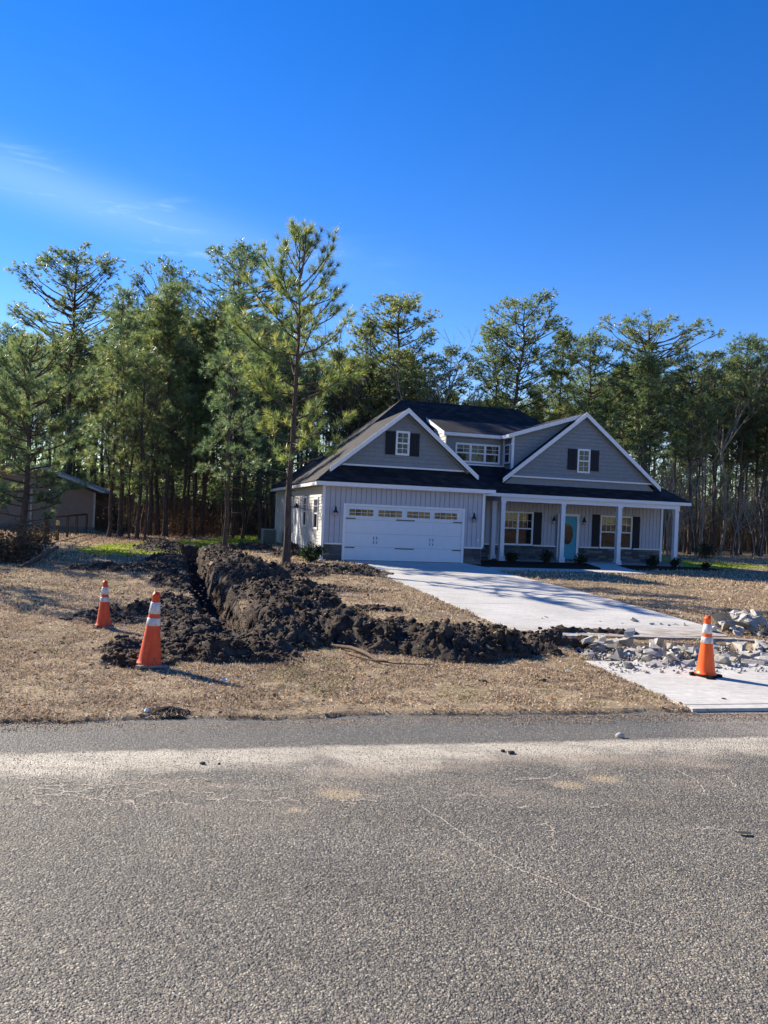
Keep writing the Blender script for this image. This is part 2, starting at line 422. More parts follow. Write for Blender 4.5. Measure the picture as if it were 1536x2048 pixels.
# ------------------------------------------------------------------ dug soil
def m_soil(t, b):
    c = t.coord(); n1 = t.noise(c, 4, 5, .6); n2 = t.noise(c, 60, 4, .7); n3 = t.noise(t.mapping(c, scale=(1, .35, 1), rot=(0, 0, .6)), 34, 3, .6, .8)
    r = t.ramp(n1, [(.28, (.032, .026, .024)), (.48, (.068, .054, .045)), (.64, (.118, .092, .072)), (.78, (.19, .15, .118))])
    r = t.mix(t.math('MULTIPLY', t.smooth(n2, .50, .68), .65), r, (.20, .155, .12))
    hgt = t.math('ADD', t.math('MULTIPLY', n2, .5), t.math('MULTIPLY', n3, .7))
    t.link(t.bump(hgt, 1.0, .06), b.inputs['Normal']); return r
M_soil = material('dug_soil', m_soil, .9, .2)
sx = np.arange(-11.5, 4.6, .042); sy = np.concatenate([np.arange(8.6, 20, .042), np.arange(20, 38, .09)])
SX, SY = np.meshgrid(sx, sy)
sh, sc, sdg = soil(SX, SY)
SZ = base_z(SX, SY) + sh - .012
keep = sc > .035
ksl = inpoly(SX, SY, slab_poly) | (inpoly(SX, SY, rub_poly) & (sc < .05)); keep &= ~ksl
sidx = np.arange(SX.size).reshape(SX.shape)
kq = keep[:-1, :-1] | keep[:-1, 1:] | keep[1:, 1:] | keep[1:, :-1]
SZ = np.where(keep, SZ, SZ - .06)
SQ = np.stack([sidx[:-1, :-1], sidx[:-1, 1:], sidx[1:, 1:], sidx[1:, :-1]], -1)[kq]
used, inv = np.unique(SQ.ravel(), return_inverse=True)
jx = (fbm(SX * 1.0 + SZ * 1.7, SY + SZ * 2.3, 7, 3, 301) - .5) * .22; jy = (fbm(SX + SZ * 2.1, SY - SZ * 1.9, 7, 3, 302) - .5) * .22
SV = np.stack([SX + jx, SY + jy, SZ], -1).reshape(-1, 3)[used]
obj('excavated_soil', np_mesh('excavated_soil', SV, inv.reshape(-1, 4), [M_soil], True), kind='stuff', label='dark excavated soil heaped along the open trench across the lawn', category='soil')

# clods
def ico():
    bm = bmesh.new(); bmesh.ops.create_icosphere(bm, subdivisions=1, radius=1); v = np.array([p.co[:] for p in bm.verts]); f = np.array([[q.index for q in p.verts] for p in bm.faces]); bm.free(); return v, f
IV, IF = ico()
def scatter_lumps(P, size, squash=.85, jit=.45):
    n = len(P); v = IV[None] * (1 + (rs.rand(n, len(IV), 1) - .5) * 2 * jit)
    v = v * size[:, None, None] * np.stack([rs.uniform(.7, 1.3, n), rs.uniform(.7, 1.3, n), rs.uniform(.55, 1.0, n) * squash], 1)[:, None, :]
    a = rs.uniform(0, 6.28, n); ca, sa = np.cos(a)[:, None], np.sin(a)[:, None]
    x = v[..., 0] * ca - v[..., 1] * sa; y = v[..., 0] * sa + v[..., 1] * ca
    v = np.stack([x, y, v[..., 2]], -1) + P[:, None, :]
    return v.reshape(-1, 3), (IF[None] + (np.arange(n) * len(IV))[:, None, None]).reshape(-1, 3)
N = 90000
cx = rs.uniform(-11, 4.4, N); cy = 8.8 + (rs.rand(N) ** 1.6) * 24
ch, cc, cd = soil(cx, cy)
ok = (cc > .015) & (rs.rand(N) < np.where(cc > .05, .42, .10)) & ~(inpoly(cx, cy, drive_poly) & ((cy > 15.2) | (rs.rand(N) < .6))) & ~inpoly(cx, cy, slab_poly)
cx, cy, ch, cc = cx[ok], cy[ok], ch[ok], cc[ok]
sz = .008 + .040 * rs.rand(len(cx)) ** 4.5 * np.where(cc > .05, 1, .4) + .0008 * cy
zc = base_z(cx, cy) + np.where(cc > .035, ch, 0) + sz * .25
onD = inpoly(cx, cy, drive_poly); zc = np.where(onD, np.maximum(zc, .05), zc)
V, Fc = scatter_lumps(np.stack([cx, cy, zc], 1), sz)
obj('soil_clods', np_mesh('soil_clods', V, Fc, [M_soil]), kind='stuff', label='loose dark clods strewn over the dug soil and its edges', category='soil')

# ------------------------------------------------------------------ road
def m_road(t, b):
    c = t.coord(); xyz = t.sep(c)
    # distance beyond the road edge (negative on the road)
    tt = t.math('ADD', t.math('MULTIPLY', t.math('SUBTRACT', xyz[0], EO[0]), EB[0]), t.math('MULTIPLY', t.math('SUBTRACT', xyz[1], EO[1]), EB[1]))
    n_big = t.noise(c, 1.3, 4, .6); n_mid = t.noise(c, 6, 5, .65); nf = t.noise(c, 38, 4, .7)
    cells = t.node('ShaderNodeTexVoronoi', feature='F1'); t.link(c, cells.inputs['Vector']); cells.inputs['Scale'].default_value = 76
    cells2 = t.node('ShaderNodeTexVoronoi', feature='F1'); t.link(c, cells2.inputs['Vector']); cells2.inputs['Scale'].default_value = 150
    rc = t.sep(cells.outputs['Color'])
    stone = t.ramp(rc[0], [(0, (.092, .091, .080)), (.3, (.135, .132, .115)), (.6, (.182, .176, .150)), (.85, (.25, .232, .185)), (1, (.42, .395, .33))])
    gap = t.smooth(cells.outputs['Distance'], .45, .80)
    base = t.mix(t.math('MULTIPLY', gap, .9), stone, (.062, .061, .060))
    base = t.mix(1.0, base, t.ramp(n_big, [(.3, (.84, .84, .82)), (.7, (1.10, 1.05, .96))]), 'MULTIPLY')
    n_huge = t.noise(t.mapping(c, scale=(.35, 1.3, 1), rot=(0, 0, -EDGE_YAW)), .75, 4, .6)
    base = t.mix(1.0, base, t.ramp(n_huge, [(.3, .76), (.7, 1.24)]), 'MULTIPLY')
    base = t.mix(1.0, base, t.ramp(n_mid, [(.3, .90), (.7, 1.10)]), 'MULTIPLY')
    # darker bluish shoulder strip next to the grass
    tw = t.math('ADD', tt, t.math('MULTIPLY', t.math('SUBTRACT', n_mid, .5), .20))
    sh = t.smooth(tw, -.86, -.76); base = t.mix(t.math('MULTIPLY', sh, .62), base, t.mix(rc[0], (.080, .081, .077), (.165, .163, .150)))
    # pale sand band
    wid = t.math('ADD', 1.28, t.math('MULTIPLY', t.math('SUBTRACT', n_big, .5), .7))
    low = t.smooth(t.math('ADD', t.math('ADD', tt, t.math('MULTIPLY', t.math('SUBTRACT', nf, .5), .5)), t.math('MULTIPLY', t.math('SUBTRACT', n_big, .5), 1.6)), -1.60, -1.05)
    hi = t.math('SUBTRACT', 1.0, t.smooth(tw, -.90, -.80))
    band = t.math('MULTIPLY', low, hi)
    grit = t.smooth(t.math('ADD', t.math('MULTIPLY', nf, .6), t.math('MULTIPLY', rc[1], .4)), .22, .48)
    bandf = t.math('MULTIPLY', t.math('MULTIPLY', band, t.math('ADD', .30, t.math('MULTIPLY', grit, .62))), t.ramp(t.noise(t.mapping(c, scale=(.6, 2.4, 1), rot=(0, 0, -EDGE_YAW)), 2.4, 5, .65), [(.30, .45), (.55, 1.0)]))
    base = t.mix(bandf, base, (.60, .545, .43))
    # thinner dusting beyond the band, patchy sand
    dust = t.math('MULTIPLY', t.smooth(tt, -2.9, -1.4), t.math('SUBTRACT', 1.0, t.smooth(tt, -1.2, -.9)))
    dustp = t.math('MULTIPLY', dust, t.smooth(t.noise(t.mapping(c, scale=(.45, 1.6, 1), rot=(0, 0, -EDGE_YAW)), 1.9, 5, .6), .44, .72))
    base = t.mix(t.math('MULTIPLY', dustp, .62), base, (.40, .325, .24))
    # dust washed over the right end of the shoulder
    rs_ = t.math('MULTIPLY', t.smooth(xyz[0], 2.6, 4.0), t.smooth(t.math('ADD', nf, t.math('MULTIPLY', n_mid, .5)), .55, .95))
    base = t.mix(t.math('MULTIPLY', rs_, t.math('MULTIPLY', sh, .75)), base, (.42, .36, .29))
    for (sx_, sy_, sr_) in ((G(680, 1588)[0], G(680, 1588)[1], .11), (G(1210, 1558)[0], G(1210, 1558)[1], .09), (G(1135, 1570)[0], G(1135, 1570)[1], .08), (G(590, 1620)[0], G(590, 1620)[1], .04)):
        ddx = t.math('MULTIPLY', t.math('SUBTRACT', xyz[0], float(sx_)), .6); ddy = t.math('SUBTRACT', xyz[1], float(sy_))
        rr = t.math('SQRT', t.math('ADD', t.math('MULTIPLY', ddx, ddx), t.math('MULTIPLY', ddy, ddy)))
        sp_ = t.math('SUBTRACT', 1.0, t.smooth(t.math('ADD', rr, t.math('MULTIPLY', t.math('SUBTRACT', nf, .5), .25)), sr_ * .4, sr_ * 1.3))
        base = t.mix(t.math('MULTIPLY', sp_, .7), base, (.46, .36, .22))
    # oily dark smears
    oil = t.smooth(t.noise(t.mapping(c, scale=(.5, 2.2, 1), rot=(0, 0, -.25)), .9, 4, .55), .60, .78)
    base = t.mix(t.math('MULTIPLY', oil, .40), base, (.085, .082, .080))
    hgt = t.math('ADD', t.math('MULTIPLY', t.math('SUBTRACT', 1.0, cells.outputs['Distance']), .8), t.math('MULTIPLY', t.math('SUBTRACT', 1.0, cells2.outputs['Distance']), .35))
    hgt = t.math('ADD', hgt, t.math('MULTIPLY', rc[2], .8))
    t.link(t.bump(hgt, 1.0, .0095), b.inputs['Normal'])
    return base
M_road = material('chip_sealed_road', m_road, .72, .35)
rx = np.concatenate([[-200, -60, -20], np.linspace(-8, 9, 60), [20, 60, 200]]); rt = np.concatenate([[-9.5, -8], np.linspace(-6, .45, 50)])
RX, RTT = np.meshgrid(rx, rt)
PX = EO[0] + EA[0] * RX + EB[0] * RTT; PY = EO[1] + EA[1] * RX + EB[1] * RTT
PZ = (fbm(PX, PY, .5, 3, 33) - .5) * .012
ri = np.arange(RX.size).reshape(RX.shape); RQ = np.stack([ri[:-1, :-1], ri[:-1, 1:], ri[1:, 1:], ri[1:, :-1]], -1).reshape(-1, 4)
obj('road', np_mesh('road', np.stack([PX, PY, PZ], -1).reshape(-1, 3), RQ, [M_road], True), kind='structure')

# raised aggregate stones standing proud of the seal and loose chippings
M_chip = None
def m_chip(t, b):
    at = t.node('ShaderNodeAttribute', attribute_name='tint').outputs['Color']; return at
M_tint = material('chippings', m_chip, .75, .3)
OCT = np.array([(1, 0, 0), (0, 1, 0), (-1, 0, 0), (0, -1, 0), (0, 0, .8)], float); OCF = np.array([(0, 1, 4), (1, 2, 4), (2, 3, 4), (3, 0, 4)])
def chips(P, size, tint, name, label):
    n = len(P); a = rs.uniform(0, 6.28, n); v = OCT[None] * (1 + (rs.rand(n, 5, 1) - .5) * .8) * size[:, None, None]
    ca, sa = np.cos(a)[:, None], np.sin(a)[:, None]
    v = np.stack([v[..., 0] * ca - v[..., 1] * sa, v[..., 0] * sa + v[..., 1] * ca, v[..., 2]], -1) + P[:, None]
    obj(name, np_mesh(name, v.reshape(-1, 3), (OCF[None] + (np.arange(n) * 5)[:, None, None]).reshape(-1, 3), [M_tint], color=np.repeat(tint, 5, 0)), kind='stuff', label=label, category='gravel')
N = 90000
u = rs.rand(N); yy = 2.6 * (7.4 / 2.6) ** u; xx = rs.uniform(-.58, .58, N) * yy + .05 * yy
xx = xx; s1, t1 = toE(xx, yy); ok = (t1 < -.05); xx, yy = xx[ok], yy[ok]
g = rs.rand(len(xx)) ** 1.5; tint = (np.array([.11, .098, .088])[None] * (1 - g[:, None]) + np.array([.40, .36, .285])[None] * g[:, None]) * rs.uniform(.85, 1.15, (len(xx), 1))
# crumbs of soil and straw spilt from the verge on to the shoulder
NE = 9000; es = rs.uniform(-5.5, 5.5, NE); et = -.02 - .28 * rs.rand(NE) ** 2.4 - .25 * (fbm(es, es * 0, 1.1, 3, 140) - .4)
ex = EO[0] + EA[0] * es + EB[0] * et; ey = EO[1] + EA[1] * es + EB[1] * et
etint = np.array([(.10, .07, .05), (.34, .26, .17), (.18, .13, .09)])[rs.choice(3, NE)]
chips(np.stack([ex, ey, np.full(NE, .001)], 1), rs.uniform(.003, .010, NE), etint, 'verge_crumbs', 'crumbs of soil and straw spilt from the grass on to the road shoulder')
chips(np.stack([xx, yy, (fbm(xx, yy, .5, 3, 33) - .5) * .012 - .001], 1), rs.uniform(.003, .0078, len(xx)), tint, 'road_chippings', 'coarse grey and tan stone chippings standing proud of the road')

# ------------------------------------------------------------------ cracks, marks on the road
def strip(name, pts, w, mt, z=.0025, wob=.02, label=None, seg=30, cat='crack'):
    P = []
    pts = np.array(pts, float)
    for a, b_ in zip(pts[:-1], pts[1:]):
        for k in range(seg): P.append(a + (b_ - a) * k / seg)
    P.append(pts[-1]); P = np.array(P); n = len(P)
    P += (np.cumsum(rs.randn(n, 2), 0) - np.linspace(0, 1, n)[:, None] * 0) * wob * .06 + rs.randn(n, 2) * wob * .25
    T = np.gradient(P, axis=0); T /= np.linalg.norm(T, axis=1)[:, None]; Nn = np.stack([-T[:, 1], T[:, 0]], 1)
    ww = (w * (.35 + 1.0 * rs.rand(n)))[:, None] / 2
    L = P + Nn * ww; Rr = P - Nn * ww; zz = lambda q: (fbm(q[:, 0], q[:, 1], .5, 3, 33) - .5) * .012 + z
    V = np.concatenate([np.c_[L, zz(L)], np.c_[Rr, zz(Rr)]])
    i = np.arange(n - 1); return V, np.stack([n + i, n + i + 1, i + 1, i], 1)
M_sandline = plain('pale_sand', (.44, .39, .32), .95, .1, .3, 60)
parts = []
def seg_px(l): return [G(*q) for q in l]
obj('road_crack', np_mesh('road_crack', *strip('c', seg_px([(838, 1613), (880, 1637), (930, 1672), (975, 1703), (1030, 1735), (1090, 1757), (1140, 1790), (1200, 1822), (1270, 1843)]), .010, M_sandline, seg=22), [M_sandline]), kind='structure')
rk = random.Random(4)
lines = [[(60, 1572), (150, 1585), (170, 1582)], [(60, 1572), (70, 1592), (82, 1610)], [(150, 1585), (205, 1602), (235, 1618)], [(250, 1578), (330, 1582), (430, 1586)], [(85, 1572), (240, 1571), (300, 1565), (340, 1574)], [(1350, 1538), (1390, 1558), (1410, 1590)], [(480, 1600), (560, 1602)], [(205, 1602), (215, 1590), (225, 1578)], [(20, 1598), (80, 1592), (140, 1590), (205, 1602)]]
for k in range(34):
    x0 = rk.uniform(30, 760) if k % 4 else rk.uniform(900, 1450); y0 = rk.uniform(1555, 1612) if k % 4 else rk.uniform(1540, 1720); ln_ = rk.uniform(15, 60); an = rk.gauss(0, .5)
    lines.append([(x0, y0), (x0 + ln_ * .5, y0 + rk.gauss(0, 4)), (x0 + ln_ * math.cos(an), y0 + ln_ * .5 * math.sin(an))])
for l in lines:
    parts.append(strip('c', seg_px(l), .011, M_sandline, seg=14, wob=.04))
obj('road_crack_network', np_mesh('fine_cracks', *join(parts), [M_sandline]), kind='structure')

# ------------------------------------------------------------------ concrete
def m_conc(base, dark, dirt):
    def fn(t, b):
        c = t.coord(); n1 = t.noise(c, .9, 5, .6); n2 = t.noise(c, 14, 5, .65); n3 = t.noise(c, 120, 2, .6)
        st = t.noise(t.mapping(c, scale=(1.2, 14, 1), rot=(0, 0, -EDGE_YAW)), 1.2, 4, .6)
        r = t.ramp(n1, [(.3, dark), (.7, base)]); r = t.mix(1, r, t.ramp(n2, [(.3, .82), (.7, 1.10)]), 'MULTIPLY'); r = t.mix(1, r, t.ramp(st, [(.3, .84), (.6, 1.06)]), 'MULTIPLY')
        xyz = t.sep(c)
        near = t.math('SUBTRACT', 1.0, t.smooth(t.math('ADD', xyz[1], t.math('MULTIPLY', t.math('SUBTRACT', xyz[0], 4.2), -.28)), 13.2, 14.6))
        soilm = t.math('MULTIPLY', near, t.smooth(t.noise(t.mapping(c, scale=(1, 3, 1)), 2.2, 5, .6), .36, .60))
        r = t.mix(t.math('MULTIPLY', soilm, dirt), r, (.26, .20, .15))
        t.link(t.bump(t.math('ADD', t.math('MULTIPLY', n3, .5), st), .25, .003), b.inputs['Normal'])
        return r
    return fn
M_conc = material('driveway_concrete', m_conc((.54, .535, .50), (.42, .415, .385), .95), .85, .25)
M_conc2 = material('apron_concrete', m_conc((.56, .548, .505), (.45, .44, .405), 0.0), .85, .25)

def slab(name, poly, zf, th, mt, **kw):
    bm = bmesh.new(); n = len(poly)
    top = [bm.verts.new((x, y, zf(x, y))) for x, y in poly]; bot = [bm.verts.new((x, y, zf(x, y) - th)) for x, y in poly]
    bm.faces.new(top)
    for i in range(n): j = (i + 1) % n; bm.faces.new((top[i], bot[i], bot[j], top[j]))
    bmesh.ops.recalc_face_normals(bm, faces=bm.faces)
    if bm.faces[0].normal.z < 0: bmesh.ops.reverse_faces(bm, faces=bm.faces)
    me = bpy.data.meshes.new(name); bm.to_mesh(me); bm.free(); me.materials.append(mt)
    return obj(name, me, **kw)
def zdrive(x, y): return 0.045 + (HZ - .005 - .045) * float(np.clip((y - 14) / 14.5, 0, 1))
# driveway cut in panels by saw joints
def clip_poly(poly, a, b, c):          # keep a*x+b*y+c >= 0
    out = []; n = len(poly)
    for i in range(n):
        p, q = poly[i], poly[(i + 1) % n]; dp = a * p[0] + b * p[1] + c; dq = a * q[0] + b * q[1] + c
        if dp >= 0: out.append(p)
        if dp * dq < 0: k = dp / (dp - dq); out.append((p[0] + (q[0] - p[0]) * k, p[1] + (q[1] - p[1]) * k))
    return out
drive = thing('driveway', 'pale concrete driveway running from the white garage door towards the road', 'driveway'); drive['kind'] = 'structure'
joints = [-20, -12.9, -9.2, -5.2, -1.9, 3]
for k in range(len(joints) - 1):
    v0, v1 = joints[k] + .014, joints[k + 1] - .014
    pl = clip_poly(drive_poly, HB[0], HB[1], -(HB @ HO) - v0); pl = clip_poly(pl, -HB[0], -HB[1], (HB @ HO) + v1)
    slab('concrete_panel', pl, zdrive, .16, M_conc, parent=drive)
del drive['category']; del drive['label']
slab('apron', slab_poly, lambda x, y: .035, .12, M_conc2, kind='structure')
# tooled groove strip along the front of the apron
g0 = np.array([3.42, 8.1]) + EB * .16; g1 = g0 + EA * 5.2
M_groove = plain('groove_shadow', (.20, .19, .17), .9, .1)
mb = MB(); mb.poly([(*(g0 - EB * .008), .0391), (*(g1 - EB * .008), .0391), (*(g1 + EB * .008), .0391), (*(g0 + EB * .008), .0391)]); mb.build('apron_groove', M_groove, kind='structure')
slab('footpath', walk_poly, lambda x, y: .085, .1, M_conc2, kind='structure')
M_mulch = plain('mulch', (.030, .016, .012), .95, .1, .5, 30, 1.0, 40)
for pl in (bed_left, bed_right):
    slab('mulch_bed', pl, lambda x, y: .075 if x < 10 else .03, .05, M_mulch, kind='structure')
# kerb edging along the broken driveway
kp = [(2.35, 12.55), (3.3, 12.86), (4.5, 13.05), (6.25, 13.28), (6.75, 13.1), (7.6, 12.0)]
kb = MB()
for (x0, y0), (x1, y1) in zip(kp[:-1], kp[1:]):
    d = np.array([x1 - x0, y1 - y0]); d /= np.linalg.norm(d); nn = np.array([-d[1], d[0]]) * .09
    kb.prism([(x0 - nn[0], y0 - nn[1], -.10), (x1 - nn[0], y1 - nn[1], -.10), (x1 - nn[0], y1 - nn[1], .055), (x0 - nn[0], y0 - nn[1], .055)], (2 * nn[0], 2 * nn[1], 0))
kb.build('kerb', M_conc, kind='structure', bevel=0)

# ------------------------------------------------------------------ rubble
def m_rub(t, b):
    c = t.coord(); oi = t.node('ShaderNodeObjectInfo').outputs['Random']
    r = t.ramp(t.noise(c, 9, 5, .65), [(.3, (.36, .345, .315)), (.7, (.58, .555, .51))])
    r = t.mix(t.math('MULTIPLY', t.smooth(t.noise(c, 3, 4), .5, .7), .6), r, (.24, .19, .15))
    r = t.mix(1, r, t.ramp(oi, [(0, .62), (1, 1.15)]), 'MULTIPLY')
    t.link(t.bump(t.noise(c, 60, 4, .7), .8, .012), b.inputs['Normal']); return r
M_rub = material('broken_concrete', m_rub, .9, .2)
def chunk_mesh(i):
    r = random.Random(100 + i); bm = bmesh.new()
    sx_, sy_, sz_ = r.uniform(.8, 1.2), r.uniform(.5, 1.0), r.uniform(.28, .62)
    for _ in range(r.randint(9, 13)):
        v = Vector((r.gauss(0, 1), r.gauss(0, 1), r.gauss(0, 1))); v.normalize()
        v = Vector([max(-.62, min(.62, q)) * 1.25 for q in v]); bm.verts.new((v.x * sx_, v.y * sy_, v.z * sz_))
    bmesh.ops.convex_hull(bm, input=bm.verts)
    bmesh.ops.delete(bm, geom=[v for v in bm.verts if not v.link_faces], context='VERTS')
    bmesh.ops.bevel(bm, geom=list(bm.edges), offset=.016, segments=1, affect='EDGES', clamp_overlap=True)
    me = bpy.data.meshes.new('concrete_chunk'); bm.to_mesh(me); bm.free(); me.materials.append(M_rub); return me
CH = [chunk_mesh(i) for i in range(14)]
placed = []
def drop_chunk(x, y, s, label, group, z0):
    top = z0
    for (a, b_, zz, ss) in placed:
        d = math.hypot(a - x, b_ - y)
        if d < (s + ss) * .62: top = max(top, zz + ss * .46 * (1 - d / ((s + ss) * .8)))
    z = min(top, (.30 if y > 13.4 else .34) - s * .3) + s * .26
    placed.append((x, y, z, s))
    o = obj('concrete_chunk', rnd.choice(CH), None, (x, y, z), (rnd.uniform(-.5, .5), rnd.uniform(-.5, .5), rnd.uniform(0, 6.28)), label=label, category='rubble', group=group)
    k = rnd.uniform(.85, 1.15); o.scale = (s * k, s / k * rnd.uniform(.85, 1.1), s * rnd.uniform(.8, 1.25))
big = [(1195, 1296, .19), (1222, 1300, .17), (1250, 1300, .21), (1300, 1300, .20), (1215, 1322, .17), (1310, 1333, .22), (1275, 1328, .12), (1388, 1302, .19), (1475, 1300, .24), (1500, 1312, .22), (1420, 1306, .16), (1450, 1308, .17), (1505, 1332, .18), (1375, 1336, .18), (1440, 1330, .15), (1530, 1325, .2), (1560, 1320, .2), (1350, 1312, .16), (1235, 1310, .15), (1335, 1322, .15), (1400, 1325, .17), (1470, 1322, .16), (1515, 1300, .17), (1285, 1312, .15), (1180, 1310, .12)]
_o = ['', 'second', 'third', 'fourth', 'fifth', 'sixth', 'seventh', 'eighth', 'ninth', 'tenth', 'eleventh', 'twelfth', 'thirteenth']
ORD = ['leftmost'] + [q + ' from left' for q in _o[1:13]] + [q + ' from right' for q in _o[11:0:-1]] + ['rightmost']
big.sort()
for bi, (px, py, s) in enumerate(big):
    p = G(px, py); drop_chunk(p[0], p[1], s * 1.08, 'large concrete block in the heap behind the bright cone, %s of the large' % ORD[bi], 'large concrete blocks in the near rubble heap', -.05)
k = 0
while k < 165:
    px = rnd.uniform(1160, 1640); py = rnd.uniform(1292, 1342)
    if px < 1230 and py > 1325: continue
    p = G(px, py)
    if inpoly(np.array([p[0]]), np.array([p[1]]), drive_poly)[0]: continue
    drop_chunk(p[0], p[1], .045 + .09 * rnd.random() ** 1.1, 'small broken concrete piece in the long heap behind the right hand traffic cone', 'small concrete pieces in the near rubble heap', -.08 if py < 1330 else .03); k += 1
for k in range(90):
    px = rnd.gauss(1480, 36); py = rnd.gauss(1262, 7)
    if px < 1418 or px > 1580: continue
    p = G(px, py); drop_chunk(p[0], p[1], rnd.choice((.06, .08, .10, .13, .19)) * rnd.uniform(.8, 1.1), 'concrete chunk in the far rubble pile at the driveway side on the right', 'concrete chunks in the far rubble pile', .03)
LO = ['leftmost', 'second from left', 'third from left', 'fourth from left', 'fourth from right', 'third from right', 'second from right', 'rightmost']
for li, (px, py, s) in enumerate(sorted(((1268, 1248, .10), (1303, 1254, .06), (1335, 1256, .06), (1352, 1255, .07), (1370, 1256, .06), (1200, 1248, .03), (1322, 1254, .05), (1245, 1252, .03)))):
    p = G(px, py); drop_chunk(p[0], p[1], s, 'stray concrete lump at the bottom of the driveway, %s of the row' % LO[li], 'stray lumps at the bottom of the driveway', .045)
N = 4200
qx = rs.uniform(1150, 1620, N); qy = rs.uniform(1290, 1352, N); P = np.array([G(a, b_) for a, b_ in zip(qx, qy)])
ins = inpoly(P[:, 0], P[:, 1], slab_poly); kk = ~ins | (rs.rand(N) < .22); P = P[kk]; ins = ins[kk]
szz = .006 + .022 * rs.rand(len(P)) ** 2
V, Fc = scatter_lumps(np.c_[P, np.where(ins, .04, -.03) + szz * .3], szz, .9, .45)
obj('rubble_crumbs', np_mesh('rubble_crumbs', V, Fc, [M_rub]), kind='stuff', label='small crumbs of broken concrete around the rubble heap', category='rubble')

# ------------------------------------------------------------------ grass
def m_grass(t, b):
    at = t.node('ShaderNodeAttribute', attribute_name='tint').outputs['Color']
    tr = t.node('ShaderNodeBsdfTranslucent'); t.link(at, tr.inputs[0])
    mx = t.node('ShaderNodeMixShader'); mx.inputs[0].default_value = .25
    out = [n for n in t.n if n.type == 'OUTPUT_MATERIAL'][0]
    t.link(b.outputs[0], mx.inputs[1]); t.link(tr.outputs[0], mx.inputs[2]); t.link(mx.outputs[0], out.inputs[0]); return at
M_grass = material('dry_grass', m_grass, .8, .25)
def grass(xx, yy, ln, wd, lie, name, label, green=None, dens_soil=True):
    h, cv, dg = soil(xx, yy); s1, t1 = toE(xx, yy)
    en = (fbm(xx, yy, 1.3, 4, 3) - .5) * .30
    okk = (t1 + en > .02) & ~inpoly(xx, yy, drive_poly) & ~inpoly(xx, yy, slab_poly) & ~inpoly(xx, yy, walk_poly) & ~inpoly(xx, yy, bed_left) & ~inpoly(xx, yy, bed_right) & ~inpoly(xx, yy, rub_poly)
    okk &= (cv < .05) | (rs.rand(len(xx)) < .05) & (dg < .05)
    okk &= rs.rand(len(xx)) < (.25 + .75 * sstep(fbm(xx, yy, 2.5, 3, 44), .36, .52)) * (1 - .7 * sstep(fbm(xx, yy, .8, 4, 18), .60, .72))
    hu_, hv_ = toH(xx, yy); okk &= ~((hu_ > 0) & (hu_ < 18.6) & (hv_ > -.05) & (hv_ < 15) & ((hu_ < 6.7) | (hv_ > 2.6)))
    xx, yy, cv, h = xx[okk], yy[okk], cv[okk], h[okk]; n = len(xx)
    z = base_z(xx, yy) + (fbm(xx, yy, 4, 3, 8) - .5) * .05 + np.where(cv > .035, np.maximum(h, 0), 0)
    a = rs.uniform(0, 6.28, n); el = np.clip(rs.normal(lie, .45, n), -.1, 1.4); L = ln * rs.uniform(.5, 1.4, n); w = wd * rs.uniform(.6, 1.3, n)
    d = np.stack([np.cos(a) * np.cos(el), np.sin(a) * np.cos(el), np.sin(el)], 1); sd_ = np.stack([-np.sin(a), np.cos(a), rs.normal(0, .5, n)], 1)
    p = np.stack([xx, yy, z + rs.uniform(-.004, .012, n)], 1)
    V = np.stack([p - sd_ * w[:, None] / 2, p + sd_ * w[:, None] / 2, p + d * L[:, None] * .6 + sd_ * w[:, None] * .5, p + d * L[:, None]], 1)
    pal = np.array([(.49, .355, .225), (.66, .52, .355), (.33, .22, .135), (.15, .10, .07), (.85, .72, .55), (.28, .27, .10)])
    pr = np.array([.30, .24, .20, .12, .10, .04])
    ci = rs.choice(6, n, p=pr); c = pal[ci] * rs.uniform(.75, 1.15, (n, 1))
    patchg = sstep(fbm(xx, yy, 1.6, 4, 46), .60, .74) * .6
    gi = rs.rand(n) < patchg * .5; c[gi] = np.array([.17, .20, .055]) * rs.uniform(.7, 1.3, (gi.sum(), 1))
    dk = rs.rand(n) < sstep(fbm(xx, yy, .9, 4, 47), .52, .70) * .5; c[dk] *= .6
    for gp in green_polys:
        g2 = inpoly(xx, yy, gp) & (rs.rand(n) < .9); c[g2] = np.array([.30, .38, .03]) * rs.uniform(.7, 1.4, (g2.sum(), 1))
    obj(name, np_mesh(name, V.reshape(-1, 3), np.arange(n * 4).reshape(-1, 4), [M_grass], color=np.repeat(c, 4, 0)), kind='stuff', label=label, category='grass')
def wedge(n, y0, y1, xl, xr, power=1.0):
    u = rs.rand(n) ** power; y = y0 + (y1 - y0) * u; k = rs.rand(n); x = (xl + (xr - xl) * k) * y; return x, y
x_, y_ = wedge(330000, 6.2, 13.0, -.58, .45); grass(x_, y_, .034, .0075, .25, 'lawn_grass_near', 'short dormant brown grass matted beside the road')
x_, y_ = wedge(260000, 13.0, 24.0, -.58, .60); grass(x_, y_, .055, .014, .35, 'lawn_grass_middle', 'short dormant tan grass of the lawn around the trench and drive')
x_, y_ = wedge(170000, 24.0, 52.0, -.58, .62); grass(x_, y_, .09, .03, .45, 'lawn_grass_far', 'short dry and green grass of the lawn beside the house')

